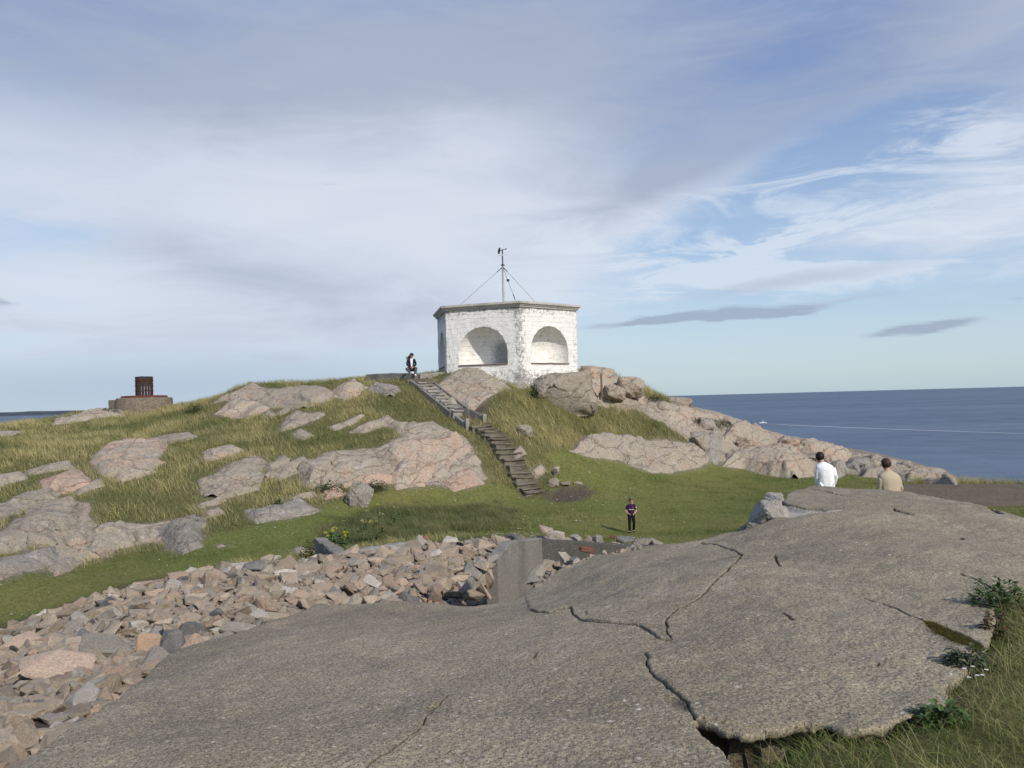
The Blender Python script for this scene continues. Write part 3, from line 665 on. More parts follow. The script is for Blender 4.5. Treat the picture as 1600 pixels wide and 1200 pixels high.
# rim: boundary edges dropped to make the broken thickness of the slab
e = np.concatenate((q[:, [0, 1]], q[:, [1, 2]], q[:, [2, 3]], q[:, [3, 0]]))
es = np.sort(e, 1); key = es[:, 0].astype(np.int64) * len(V) + es[:, 1]
uk, inv_, cnt = np.unique(key, return_inverse=True, return_counts=True)
be = e[cnt[inv_] == 1]
bv = np.unique(be)
for _ in range(5):
    acc = np.zeros((len(V), 2)); ct = np.zeros(len(V))
    for i_, j_ in ((0, 1), (1, 0)): np.add.at(acc, be[:, i_], V[be[:, j_], :2]); np.add.at(ct, be[:, i_], 1)
    V[bv, :2] = .5 * V[bv, :2] + .5 * acc[bv] / ct[bv][:, None]
rims = [V]; prev = np.arange(len(V)); Q = [q]; base_n = len(V)
on = np.zeros((len(V), 2)); ev = V[be[:, 1], :2] - V[be[:, 0], :2]; en = np.stack((ev[:, 1], -ev[:, 0]), 1)
np.add.at(on, be[:, 0], en); np.add.at(on, be[:, 1], en)
on = on[bv]; on /= np.linalg.norm(on, axis=1)[:, None] + 1e-9
for lev, (dz, pull) in enumerate(((.022, .008), (.045, .004), (.058, -.06), (.085, -.16), (.28, -.2))):
    P = V[bv].copy(); P[:, 2] -= dz * (1 + ((.9 * perlin(P * 4, 23) + .7 * perlin(P * 14, 29)) if lev else 0))
    nz = np.stack((perlin(P * 9, 3 + lev), perlin(P * 9, 13 + lev)), 1) * .03
    P[:, :2] += nz + on * pull
    mp = -np.ones(len(V), int); mp[bv] = base_n + np.arange(len(bv)); base_n += len(bv)
    rims.append(P)
    Q.append(np.stack((prev[be[:, 1]], prev[be[:, 0]], mp[be[:, 0]], mp[be[:, 1]]), 1)); prev = np.concatenate((mp, np.zeros(0, int)))
V = np.concatenate(rims); Q = np.concatenate(Q)
pad = len(V) - keep.sum()
ch = np.stack((np.concatenate((dirt[keep], np.full(pad, .15))), np.concatenate((moss[keep], np.zeros(pad))), np.concatenate((gul[keep], np.zeros(pad)))), 1)
me = npmesh('concrete_slab', V, quads=Q, col=ch, smooth=True)
t = T('weathered_concrete', .95, .12)
a = t.attr(); sep = t.t.nodes.new('ShaderNodeSeparateColor'); t.L(a, sep.inputs[0])
big = t.noise(.45, 5, .6); mid = t.noise(2.6, 6, .65, dist=.3); fine = t.noise(46, 6, .78); gr = t.noise(130, 3, .7)
c = t.mix(big.ramp(.35, .65), (.262, .222, .152), (.335, .287, .20))
c = t.mix(t.noise(.32, 7, .7, dist=1.5).ramp(.48, .62, 0, .55), c, (.175, .152, .112))
c = t.mix(t.noise(.5, 8, .75, dist=2.).ramp(.58, .66, 0, .5), c, (.40, .35, .265))
c = t.mix(mid.ramp(.45, .72, 0, .4), c, (.19, .163, .126))
c = t.mix(t.noise(1.3, 8, .78, dist=.8).ramp(.54, .64, 0, .6), c, (.41, .35, .265))
c = t.mix(t.noise(.9, 9, .8, dist=1.2).ramp(.57, .63, 0, .5), c, (.165, .150, .12))
c = t.mix(t.noise(5, 8, .8).ramp(.60, .68, 0, .3), c, (.15, .135, .105))
c = t.mix(fine.ramp(.51, .60, 0, .9), c, (.105, .09, .07))
c = t.mix(fine.ramp(.46, .36, 0, .8), c, (.50, .44, .345))
c = t.mix(t.noise(3.3, 9, .85, dist=.4).ramp(.60, .65, 0, .5), c, (.28, .27, .17))
ag = t.vor(66, 'F1', out='Color'); agd = t.vor(66, 'F1')
sepc = t.t.nodes.new('ShaderNodeSeparateColor'); t.L(ag, sepc.inputs[0])
pick = N(t.t, sepc.outputs[0])
c = t.mix(agd.ramp(.30, .22) * pick.ramp(.70, .74), c, (.50, .45, .37))
c = t.mix(agd.ramp(.42, .30) * pick.ramp(.26, .22), c, (.085, .074, .058))
ag2 = t.vor(11, 'F1', out='Color'); agd2 = t.vor(11, 'F1'); sp2 = t.t.nodes.new('ShaderNodeSeparateColor'); t.L(ag2, sp2.inputs[0])
c = t.mix((agd2 + (gr - .5) * .3).ramp(.20, .12) * N(t.t, sp2.outputs[1]).ramp(.86, .9), c, (.50, .48, .43))
c = t.hsv(c, gr.ramp(.3, .7, .8, 1.2))
c = t.mix(N(t.t, sep.outputs[2]).op('MULTIPLY', .75), c, (.42, .385, .335))
c = t.mix(N(t.t, sep.outputs[0]).op('MULTIPLY', .95), c, (.03, .027, .021))
mo = N(t.t, sep.outputs[1])
c = t.mix(mo * fine.ramp(.25, .5, .75, 1.), c, t.mix(mid.ramp(.4, .6), (.075, .075, .022), (.12, .10, .03)))
b = t.bump(mid, .35, .05); b = t.bump(fine, .4, .016, b); b = t.bump(agd.ramp(.0, .5), .3, .006, b); b = t.bump(gr, .25, .005, b)
SLABM = t.done(c, b)
o = link('concrete_slab', me, SLABM)
tag(o, 'huge domed slab of cracked grey concrete filling the foreground', 'concrete slab')
paint(SPOLY, 4, -.0)

# concrete for walls, kerbs and steps
def concrete(name, col=(.22, .205, .18), dark=(.10, .095, .085), stain=.6, sc=1.):
    t = T(name, .93, .15)
    big = t.noise(1.3 * sc, 6, .65, co=t.mapping((1, 1, .5))); fine = t.noise(24 * sc, 5, .7); gr = t.noise(90 * sc, 2)
    c = t.mix(big.ramp(.42, .70, 0, stain), col, dark)
    c = t.mix(t.noise(6 * sc, 5, .7).ramp(.55, .7, 0, .4), c, tuple(min(1, k * 1.5) for k in col))
    v = t.vor(17 * sc); c = t.mix(v.ramp(.13, .10, 0, .8) * t.noise(3 * sc).ramp(.45, .55), c, (.62, .60, .55))
    c = t.hsv(c, fine.ramp(.3, .7, .82, 1.2))
    b = t.bump(fine, .5, .015); b = t.bump(gr, .3, .004, b)
    return t.done(c, b)
CONC = concrete('old_concrete'); CONCD = concrete('dark_concrete', (.17, .16, .145), (.07, .067, .06)); CONCX = concrete('back_wall_concrete', (.095, .09, .08), (.05, .048, .043), .5); CONCP = concrete('pale_concrete', (.30, .28, .25), (.16, .15, .13))  # the trench back wall gets its own, darker base colour

def slabwall(pts, thick, zt, zb, name, mat, label, cat, rough=.02):
    """wall along a plan polyline with its own top and bottom heights per point"""
    n = len(pts); P = [Vector((p[0], p[1], 0)) for p in pts]; bm = bmesh.new(); rows = []
    fine = []
    for k in range(n - 1):
        m = max(1, int((P[k + 1] - P[k]).length / .12))
        for q in range(m + (k == n - 2)):
            f = q / m; fine.append((P[k].lerp(P[k + 1], f), zt[k] + (zt[k + 1] - zt[k]) * f, zb[k] + (zb[k + 1] - zb[k]) * f))
    for i, (p, a, b_) in enumerate(fine):
        d = (fine[min(i + 1, len(fine) - 1)][0] - fine[max(i - 1, 0)][0]).normalized(); nrm = Vector((-d.y, d.x, 0))
        ring = []
        for (s, zz) in ((-.5, b_), (-.5, b_ + (a - b_) * .33), (-.5, b_ + (a - b_) * .66), (-.5, a - .02), (-.42, a), (.42, a), (.5, a - .02), (.5, b_ + (a - b_) * .5), (.5, b_)):
            v = p + nrm * s * thick + Vector((0, 0, zz))
            w = np.array([[v.x, v.y, v.z]]) * 4
            v += nrm * float(perlin(w, 3)[0]) * rough + Vector((0, 0, float(perlin(w * 1.7, 9)[0]) * rough * (zz > b_ + .1)))
            ring.append(bm.verts.new(v))
        rows.append(ring)
    for a, b_ in zip(rows[:-1], rows[1:]):
        for k in range(len(a) - 1): bm.faces.new((a[k], a[k + 1], b_[k + 1], b_[k]))
    bm.faces.new(rows[0]); bm.faces.new(list(reversed(rows[-1])))
    bmesh.ops.recalc_face_normals(bm, faces=bm.faces)
    me = bpy.data.meshes.new(name); bm.to_mesh(me); bm.free()
    o = link(name, me, mat); tag(o, label, cat); return o

A, B_, C_ = at(768, 868, 15.2), at(840, 840, 17.6), at(1000, 852, 19.0)
Dd = at(1110, 850, 20.2)
slabwall([A[:2] + (B_ - A)[:2] * .0, A[:2] + (B_ - A)[:2] * .3, B_[:2]], .22, [A[2] - .05, A[2] + .13, B_[2]], [-4.6, -4.6, -4.6], 'trench_wall', CONC, 'left concrete wall of the trench with white specks', 'concrete wall')
dirw = (C_ - B_)[:2] / np.linalg.norm((C_ - B_)[:2])
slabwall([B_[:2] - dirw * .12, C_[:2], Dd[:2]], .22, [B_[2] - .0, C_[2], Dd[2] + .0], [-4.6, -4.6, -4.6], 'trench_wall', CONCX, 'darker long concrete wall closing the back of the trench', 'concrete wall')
E1, E2, E3 = at(500, 845, 20.5), at(540, 868, 18.9), at(570, 850, 20.4)
slabwall([E1[:2], E2[:2]], .3, [E1[2] + .08, E2[2]], [-4.7, -4.5], 'low_wall', CONC, 'short broken concrete wall end poking out of the rubble by the weeds', 'concrete wall', .06)
E4 = at(640, 846, 19.4)
slabwall([at(545, 862, 19.3)[:2], E4[:2]], .25, [at(545, 860, 19.3)[2], E4[2]], [-4.5, -4.5], 'low_wall', CONCP, 'low mossy wall top running behind the rubble stones', 'concrete wall', .05)
# ------------------------------------------------------------------ rubble bank
def stonemat(name, c1, c2, sc=1., spot=.4):
    t = T(name, .93, .15)
    big = t.noise(2.2 * sc, 5, .6, dist=.4); fine = t.noise(30 * sc, 6, .75); gr = t.noise(120 * sc, 2)
    c = t.mix(big.ramp(.38, .62), c1, c2)
    c = t.hsv(c, t.rnd().op('MULTIPLY', .5) + .74)
    c = t.mix(t.noise(7 * sc, 6, .75).ramp(.55, .68, 0, spot), c, (.13, .12, .11))
    c = t.mix(t.noise(5 * sc, 6, .75, co=t.mapping((1, 1.3, 2))).ramp(.60, .70, 0, .5), c, (.50, .48, .44))
    c = t.hsv(c, fine.ramp(.28, .72, .64, 1.34))
    b = t.bump(big, .4, .05); b = t.bump(fine, .7, .018, b); b = t.bump(gr, .3, .004, b)
    return t.done(c, b)
SM = {'tan': stonemat('stone_tan', (.32, .265, .20), (.39, .32, .24)), 'pink': stonemat('stone_pink', (.385, .285, .215), (.34, .27, .205)), 'grey': stonemat('stone_grey', (.30, .27, .225), (.35, .31, .255)),
      'dark': stonemat('stone_dark', (.15, .145, .14), (.20, .19, .18)), 'pale': stonemat('stone_pale', (.39, .35, .295), (.45, .41, .355)), 'orange': stonemat('stone_orange', (.40, .265, .175), (.34, .25, .18)), 'red': stonemat('brick_red', (.25, .095, .065), (.22, .11, .085))}
VAR = [stone_mesh('rubble_stone', (1, r_.uniform(.6, .95), r_.uniform(.28, .55)), 300 + k, r_.choice((11, 13, 16)), 2, .05, .12, .05) for k in range(16) for r_ in [random.Random(k + 900)]]
WORD = {'tan': 'tan', 'pink': 'pinkish', 'grey': 'grey', 'dark': 'dark grey', 'pale': 'pale'}
def put_stone(x, y, z, size, kind, label, group, seed, flat=.35, name='rubble_stone', rz=None, tilt=None, dims=(1, 1, 1)):
    r = random.Random(seed)
    o = bpy.data.objects.new(name, VAR[r.randrange(len(VAR))]); COL.objects.link(o)
    if not o.data.materials: o.data.materials.append(None)
    o.material_slots[0].link = 'OBJECT'; o.material_slots[0].material = SM[kind]
    o.location = (x, y, z)
    o.rotation_euler = (r.gauss(0, flat) if tilt is None else tilt[0], r.gauss(0, flat) if tilt is None else tilt[1], r.uniform(0, 6.28) if rz is None else rz)
    o.scale = (size * dims[0], size * dims[1] * r.uniform(.85, 1.1), size * dims[2] * r.uniform(.85, 1.15))
    tag(o, label, 'stone', group); return o
for v in VAR: v.materials.append(None)

HERO = [(241,1002,.46,'orange','bright orange block of stone near the slab edge in the rubble',.2,(0,.1),(1,.8,1.2)),
 (275,1003,.50,'dark','dark grey triangular stone leaning point up against the slab',.1,(1.25,.1),(1,1,.9)),
 (425,868,.46,'pale','flat almost white stone on the crest of the rubble bank',.1,(.5,.0),(1.1,.8,.6)),
 (168,1008,.72,'grey','big grey brown block of rubble with a dark gap under it',.15,(.35,.05),(1.1,.8,.8)),
 (373,978,.50,'grey','square grey stone lying against the curved slab edge',-.1,(.2,.1),(1.05,.8,.8)),
 (395,880,.46,'dark','smooth bluish grey stone left of the white stone on the crest',.2,(.3,.1),(1.1,.8,.8)),
 (80,1042,.85,'pink','big flat pinkish slab stone in the lower left rubble',.25,(.35,-.1),(1.25,.8,.55)),
 (115,885,.45,'tan','',0,None,(1,1,1))]
for k, (u, v, s, kd, lb, rz, tl, dm) in enumerate(HERO[:-1]):
    P = cast(u, v + 6, .1, 5); put_stone(P[0], P[1], P[2] + .12, s, kd, lb, None, 40 + k, rz=rz, tilt=tl, dims=dm)

spots = []
cell = {}
def far_ok(x, y, dmin):
    i, j = int(x / .5), int(y / .5)
    for a in range(i - 2, i + 3):
        for b in range(j - 2, j + 3):
            for (px, py, pd) in cell.get((a, b), ()):
                if (px - x) ** 2 + (py - y) ** 2 < (max(dmin, pd) * .5 + min(dmin, pd) * .5) ** 2: return False
    return True
rr_ = random.Random(5)
for (u, v, s, kd, lb, rz, tl, dm) in HERO[:-1]:
    P = cast(u, v + 6, .1, 5); cell.setdefault((int(P[0] / .5), int(P[1] / .5)), []).append((P[0], P[1], s * .8))
def inbank(x, y):
    if zone(x, y) != 8: return False
    u, v = proj((x, y, float(TH(x, y))))
    return -60 < u < 1040 and v < 1230
for size in ((.42, .56), (.31, .42), (.23, .31), (.165, .23)):
    for tr in range(16000 if size[0] < .28 else 4000):
        x, y = rr_.uniform(-9, 3.8), rr_.uniform(3, 21.8)
        if not inbank(x, y): continue
        s = rr_.uniform(*size); dm = s * .60
        if size[0] > .4 and rr_.random() > .25: continue
        if not far_ok(x, y, dm): continue
        cell.setdefault((int(x / .5), int(y / .5)), []).append((x, y, dm)); spots.append((x, y, s))
# only what the camera could see of the bank counts; large first
def seen(x, y, s):
    z = float(TH(x, y)) + s * .35; n = 40
    for k in range(2, n):
        f = k / n
        X, Y, Z = x * f, y * f, z * f
        if Y < y - .6 and (Z < float(TH(X, Y)) - .05 or (Y < 16.6 and zone(X, Y) == 4 and Z < float(SH(X, Y)))): return False
    return True
spots = [s for s in spots if seen(*s)]
spots.sort(key=lambda s: -s[2] / s[1])
KW = [('tan', 56), ('pink', 18), ('grey', 17), ('dark', 2), ('pale', 7)]
NIND = 285
def place_word(x, y):
    u, v = proj((x, y, float(TH(x, y))))
    if u > 830: return 'behind the trench wall at right'
    cr = np.interp(u, [-100, 0, 240, 480, 620, 830], [1010, 985, 905, 870, 848, 828])
    if v < cr + 28: return 'on the crest of the bank beside the lawn'
    if u < 240 and v > 1040: return 'in the lower left corner of the bank'
    if u > 540 and v > 885: return 'in the steep face beside the trench'
    if u < 300: return 'in the left part of the bank'
    return 'in the middle of the bank'
stuffV = []; stuffQ = []; stuffC = []; noff = 0
SMALLCOL = {'tan': (.29, .24, .18), 'pink': (.34, .255, .19), 'grey': (.25, .225, .195), 'dark': (.17, .165, .16), 'pale': (.40, .36, .305)}
def soft_stone(x, y, z, s, r):
    global noff
    me = VAR[r.randrange(len(VAR))]
    co = np.empty(len(me.vertices) * 3, np.float32); me.vertices.foreach_get('co', co); co = co.reshape(-1, 3) * s
    m = np.array(Matrix.Rotation(r.uniform(0, 6.28), 3, 'Z') @ Matrix.Rotation(r.gauss(0, .4), 3, 'X') @ Matrix.Rotation(r.gauss(0, .4), 3, 'Y'))
    co = co @ m.T + np.array([x, y, z]); f = np.empty(len(me.polygons) * 3, np.int32); me.polygons.foreach_get('vertices', f)
    stuffV.append(co); stuffQ.append(f.reshape(-1, 3) + noff); noff += len(co)
    c = np.array(SMALLCOL[r.choices([k[0] for k in KW], [k[1] for k in KW])[0]]) * r.uniform(.8, 1.15); stuffC.append(np.tile(c, (len(co), 1)))
for k, (x, y, s) in enumerate(spots):
    r = random.Random(k * 7 + 1); z = float(TH(x, y)) + s * .10
    if k < NIND:
        kd = r.choices([q[0] for q in KW], [q[1] for q in KW])[0]
        pl = place_word(x, y); sz = 'large' if s > .4 else ('small' if s < .3 else 'middling')
        lb = '%s %s broken stone %s' % (sz, WORD[kd], pl)
        put_stone(x, y, z, s, kd, lb, '%s %s stones %s' % (sz, WORD[kd], pl), 1000 + k)
    else: soft_stone(x, y, z, s, r)
r = random.Random(77)
for k in range(5200):
    x, y = r.uniform(-9, 3.8), r.uniform(3, 21.8)
    if inbank(x, y): soft_stone(x, y, float(TH(x, y)) + .02, r.uniform(.10, .24), r)
# loose bits lying along the trench edge of the slab
for k in range(60):
    f = r.random(); u = 828 + f * 175; v = np.interp(u, [828, 848, 875, 931, 1003], [922, 905, 890, 869, 854])
    p = scast(u + r.uniform(-4, 4), v + r.uniform(0, 5)); soft_stone(p[0], p[1] + .05, float(SH(p[0], p[1])) - .02, r.uniform(.08, .2), r)
TI = stonemat('small_rubble', (.36, .3, .25), (.42, .34, .28))
t = T('rubble_mix', .93, .15); fi = t.noise(28, 6, .75)
TI = t.done(t.hsv(t.attr(), fi.ramp(.28, .72, .72, 1.28)), t.bump(fi, .6, .02))
o = link('rubble', npmesh('rubble', np.concatenate(stuffV), tris=np.concatenate(stuffQ), col=np.concatenate(stuffC)), TI)
tag(o, 'small broken stones filling the gaps of the rubble bank', 'rubble', kind='stuff')
# stones on the broken slab edge by the trench
for k, (u, v, s, kd, lb, tl) in enumerate([
 (842,898,.34,'grey','jagged grey slab of stone tilted over the trench at the slab edge',(.5,-.3)),(862,890,.27,'tan','tan stone wedged behind the jagged slab at the trench edge',(.3,.2)),
 (884,880,.26,'grey','upright grey stone on the slab edge left of the red brick',(.9,.1)),(900,880,.2,'dark','small dark stone next to the upright grey stone at the trench',(.2,.3)),
 (836,912,.36,'grey','big cracked stone block under the jagged slab in the trench corner',(.1,.1)),(872,888,.2,'tan','little tan stone in front of the upright stone at the trench edge',(.1,.2))]):
    p = scast(u, v); put_stone(p[0], p[1] + .16, float(SH(p[0], p[1])) + .02, s, kd, lb, None, 70 + k, tilt=tl, rz=.3 * k)
for k, (u, v, Y, lb) in enumerate([(918,866,None,'red brick lying on the slab edge by the trench'),(957,839,19.6,'red brick among the stones behind the trench wall'),(662,841,19.3,'dull red brick at the top edge of the rubble by the grass')]):
    if Y is None: p = scast(u, v); x, y, z = p[0], p[1] + .12, float(SH(p[0], p[1])) + .05
    else: x, y, z = at(u, v, Y)
    mb = MB(); mb.box((0, 0, 0), (.22, .11, .07), 0, .012, jit=.006); me = mb.mesh('red_brick')
    o = link('red_brick', me, SM['red']); o.location = (x, y, z); o.rotation_euler = (.15, .2, .3 + k); tag(o, lb, 'brick')
for k, (u, v, s, kd, lb) in enumerate([(870,833,.4,'pale','pale flat stone behind the trench wall corner'),(900,836,.34,'grey','grey stone in the row behind the trench wall'),(935,838,.42,'pale','whitish stone left of the red brick behind the trench'),(978,836,.48,'dark','dark wedge stone right of the red brick behind the trench'),(1003,843,.46,'grey','grey stone below the boy at the right end of the rubble row'),(1024,842,.36,'grey','last grey stone of the rubble row by the slab'),(850,824,.4,'tan','tan flat stone on the grass edge above the trench corner')]):
    p = at(u, v + 6, 19.9); put_stone(p[0], p[1], p[2] + .03, s, kd, lb, None, 90 + k, flat=.2)
for k, (u, v, s, kd, tl) in enumerate([(752,880,.5,'tan',(.3,.2)),(764,902,.42,'pink',(1.2,.2)),(750,905,.45,'grey',(.2,.4)),(757,925,.4,'pink',(.9,.1)),(744,930,.42,'tan',(.3,.1)),(738,890,.5,'grey',(.5,.1)),(766,880,.36,'grey',(.8,.2))]):
    p = at(u, v, 14.7 + .004 * (940 - v)); put_stone(p[0], p[1], p[2], s, kd, '%s stone at the left end of the trench wall, %s' % (WORD[kd], ['topmost', 'standing on edge', 'second in the stack', 'steep one near the bottom', 'lowest', 'left one at the top', 'small one beside the wall corner'][k]), None, 120 + k, tilt=tl)
# broken block on the far corner of the slab
p = scast(1206, 812)
BLK = stone_mesh('broken_block', (.5, .62, .42), 61, 14, 3, .09, .1, .05)
o = link('broken_block', BLK, CONCP); o.location = (p[0] - .02, p[1] + .25, float(SH(p[0], p[1])) + .03); o.rotation_euler = (.1, -.15, .4); tag(o, 'pale broken concrete chunk jutting from the far left corner of the slab', 'concrete chunk')
o = link('broken_block', stone_mesh('broken_block', (.5, .5, .32), 67, 13, 3, .09, .1, .05), CONCD); o.location = (p[0] - .2, p[1] + .18, float(SH(p[0], p[1])) - .25); o.rotation_euler = (.1, .2, 1.4); tag(o, 'dark broken piece under the pale chunk at the slab corner', 'concrete chunk')
p = scast(1228, 784)
o = link('broken_block', stone_mesh('broken_block', (.36, .4, .2), 71, 12, 3, .08, .1, .05), CONCP); o.location = (p[0] - .1, p[1] + .1, float(SH(p[0], p[1])) + .03); o.rotation_euler = (.1, .1, .4); tag(o, 'small loose concrete piece above the pale chunk at the slab corner', 'concrete chunk')

# ------------------------------------------------------------------ pavilion
PC = np.array([-.30, 46.02]); PR = 4.10; PA = rad(11)
ZT, ZSEAT, ZSPR, ZB = 4.73, 1.86, 2.45, .2
AR = 1.35; ADEP = 1.15
def pv(k, R=PR): return np.array([PC[0] + R * math.sin(PA + k * math.pi / 3), PC[1] - R * math.cos(PA + k * math.pi / 3)])
t = T('whitewashed_masonry', .85, .2); uv = t.tc.outputs['UV']
def brick(sc, bw, rh, ms, off=.5):
    n = t.t.nodes.new('ShaderNodeTexBrick'); n.inputs['Scale'].default_value = sc; n.inputs['Brick Width'].default_value = bw; n.inputs['Row Height'].default_value = rh
    n.inputs['Mortar Size'].default_value = ms; n.inputs['Mortar Smooth'].default_value = .6; n.offset = off
    dn = t.t.nodes.new('ShaderNodeTexNoise'); dn.inputs['Scale'].default_value = 2.3; dn.inputs['Detail'].default_value = 4; t.t.links.new(uv, dn.inputs['Vector'])
    m = t.t.nodes.new('ShaderNodeVectorMath'); m.operation = 'SCALE'; m.inputs[3].default_value = .30; t.t.links.new(dn.outputs['Color'], m.inputs[0])
    ad = t.t.nodes.new('ShaderNodeVectorMath'); t.t.links.new(uv, ad.inputs[0]); t.t.links.new(m.outputs[0], ad.inputs[1])
    t.t.links.new(ad.outputs[0], n.inputs['Vector']); return N(t.t, n.outputs['Fac'])
br = brick(1, .50, .23, .018)
big = t.noise(.9, 6, .7, dist=.5); mid = t.noise(4.5, 7, .75); fine = t.noise(26, 5, .7)
c = t.mix(big.ramp(.35, .7), (.84, .825, .785), (.76, .74, .69))
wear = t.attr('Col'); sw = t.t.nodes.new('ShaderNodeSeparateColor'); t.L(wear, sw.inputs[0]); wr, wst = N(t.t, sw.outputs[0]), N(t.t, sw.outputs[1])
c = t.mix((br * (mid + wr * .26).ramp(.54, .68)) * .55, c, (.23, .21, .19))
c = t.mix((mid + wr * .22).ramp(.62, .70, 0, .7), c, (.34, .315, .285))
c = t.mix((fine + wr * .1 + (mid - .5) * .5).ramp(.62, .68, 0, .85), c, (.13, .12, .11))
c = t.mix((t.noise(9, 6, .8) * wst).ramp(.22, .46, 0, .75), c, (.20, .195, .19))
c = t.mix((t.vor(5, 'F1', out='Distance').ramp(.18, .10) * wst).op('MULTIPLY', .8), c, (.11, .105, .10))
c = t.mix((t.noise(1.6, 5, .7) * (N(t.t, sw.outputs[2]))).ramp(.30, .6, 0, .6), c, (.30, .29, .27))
b = t.bump(br.op('SUBTRACT', 0.) * -1, .5, .03); b = t.bump(mid, .6, .06, b); b = t.bump(fine, .45, .015, b)
WHITE = t.done(c, b)
pav = empty('pavilion', (PC[0], PC[1], 1.5)); tag(pav, 'white six sided stone pavilion with arched niches on top of the hill', 'pavilion')
PO = np.array([PC[0], PC[1], 1.5])
Vs, Qs, UVs, Cs = [], [], [], []
off = 0
def add_grid(Vg, UVg, Cg, flip=False):
    global off
    a, b_ = Vg.shape[:2]; ix = np.arange(a * b_).reshape(a, b_) + off
    q = np.stack((ix[:-1, :-1], ix[:-1, 1:], ix[1:, 1:], ix[1:, :-1]), -1).reshape(-1, 4)
    if flip: q = q[:, ::-1]
    Vs.append(Vg.reshape(-1, 3)); UVs.append(UVg.reshape(-1, 2)); Cs.append(Cg.reshape(-1, 3)); Qs.append(q); off += a * b_
for k in range(6):
    a, b_ = pv(k), pv(k - 1)     # seen from outside: b_ is the left corner
    side = (a - b_); S = np.linalg.norm(side); sdir = side / S; nrm = np.array([sdir[1], -sdir[0]]); mid_ = (a + b_) / 2
    # arch outline, closed, counter-clockwise seen from outside, starting bottom right
    hgt = ZSPR - ZSEAT; pts = []
    for q in np.linspace(0, hgt, 9)[:-1]: pts.append((AR, ZSEAT + q))
    for q in np.linspace(0, math.pi, 41)[:-1]: pts.append((AR * math.cos(q), ZSPR + AR * math.sin(q)))
    for q in np.linspace(hgt, 0, 9)[:-1]: pts.append((-AR, ZSEAT + q))
    for q in np.linspace(-AR, AR, 31)[:-1]: pts.append((q, ZSEAT))
    pts = np.array(pts); cz = (ZSEAT + ZSPR + AR) / 2
    outer = []
    x0, x1, z0, z1 = -S / 2, S / 2, ZB, ZT
    for (px, pz) in pts:
        dx_, dz_ = px, pz - cz
        tx = (x1 / dx_ if dx_ > 0 else x0 / dx_) if abs(dx_) > 1e-6 else 1e9
        tz = ((z1 - cz) / dz_ if dz_ > 0 else (z0 - cz) / dz_) if abs(dz_) > 1e-6 else 1e9
        f = min(tx, tz); outer.append((dx_ * f, cz + dz_ * f))
    outer = np.array(outer)
    for cx_, cz_ in ((x0, z0), (x0, z1), (x1, z0), (x1, z1)):
        outer[((outer - (cx_, cz_)) ** 2).sum(1).argmin()] = (cx_, cz_)
    mr = 22; tq = np.linspace(0, 1, mr)[:, None, None]
    G = pts[None] * (1 - tq) + outer[None] * tq
    G = np.concatenate((G, G[:, :1]), 1)
    s_, z_ = G[..., 0], G[..., 1]
    X = mid_[0] + sdir[0] * s_; Y = mid_[1] + sdir[1] * s_
    Vg = np.stack((X, Y, z_), -1)
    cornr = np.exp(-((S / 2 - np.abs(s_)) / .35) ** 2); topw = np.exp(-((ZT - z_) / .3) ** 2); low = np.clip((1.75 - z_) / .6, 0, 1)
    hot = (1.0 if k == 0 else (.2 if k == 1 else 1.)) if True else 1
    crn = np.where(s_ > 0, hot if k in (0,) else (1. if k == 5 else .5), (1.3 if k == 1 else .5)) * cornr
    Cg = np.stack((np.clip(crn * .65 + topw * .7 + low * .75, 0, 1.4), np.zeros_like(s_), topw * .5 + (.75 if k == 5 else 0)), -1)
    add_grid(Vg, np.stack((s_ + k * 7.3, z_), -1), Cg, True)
    # niche: half cylinder and quarter sphere
    ph = np.linspace(0, math.pi, 37); zz = np.linspace(ZSEAT, ZSPR, 8); ps = np.linspace(0, math.pi / 2, 16)
    rows = [(1., z) for z in zz[:-1]] + [(max(math.cos(q), .001), ZSPR + AR * math.sin(q)) for q in ps]
    s2 = np.array([[AR * math.cos(p) * r0 for p in ph] for r0, z in rows]); d2 = np.array([[ADEP * math.sin(p) * r0 for p in ph] for r0, z in rows]); z2 = np.array([[z for p in ph] for r0, z in rows])
    Vn = np.stack((mid_[0] + sdir[0] * s2 - nrm[0] * d2, mid_[1] + sdir[1] * s2 - nrm[1] * d2, z2), -1)
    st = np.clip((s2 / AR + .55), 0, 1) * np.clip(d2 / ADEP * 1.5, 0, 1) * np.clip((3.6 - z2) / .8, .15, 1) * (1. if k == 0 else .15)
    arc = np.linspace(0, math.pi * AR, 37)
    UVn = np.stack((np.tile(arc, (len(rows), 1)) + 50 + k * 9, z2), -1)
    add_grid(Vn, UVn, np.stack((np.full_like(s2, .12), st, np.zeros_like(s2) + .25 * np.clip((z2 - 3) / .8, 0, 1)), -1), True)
V = np.concatenate(Vs)
rel = V - np.array([PC[0], PC[1], 0]); rl = np.hypot(rel[:, 0], rel[:, 1])[:, None]
flare = np.clip((1.9 - V[:, 2]) / 1.6, 0, 1) ** 1.3 * .16
dn = .035 * fbm(V / .45, 3, 3) + .012 * fbm(V / .13, 2, 8) + flare * (1 + fbm(V / .7, 2, 4))
V[:, :2] += rel[:, :2] / rl * dn[:, None]
V[:, 2] += .015 * perlin(V * 2.5, 12) * (V[:, 2] < ZT - .05)
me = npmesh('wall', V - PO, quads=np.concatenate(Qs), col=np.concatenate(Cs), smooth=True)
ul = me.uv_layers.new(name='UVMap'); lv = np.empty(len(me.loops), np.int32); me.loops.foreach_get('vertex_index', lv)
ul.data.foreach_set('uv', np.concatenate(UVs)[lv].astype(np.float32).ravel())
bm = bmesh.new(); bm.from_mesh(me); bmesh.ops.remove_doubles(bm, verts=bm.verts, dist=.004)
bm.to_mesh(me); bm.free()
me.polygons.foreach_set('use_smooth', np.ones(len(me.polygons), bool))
link('wall', me, WHITE, pav)
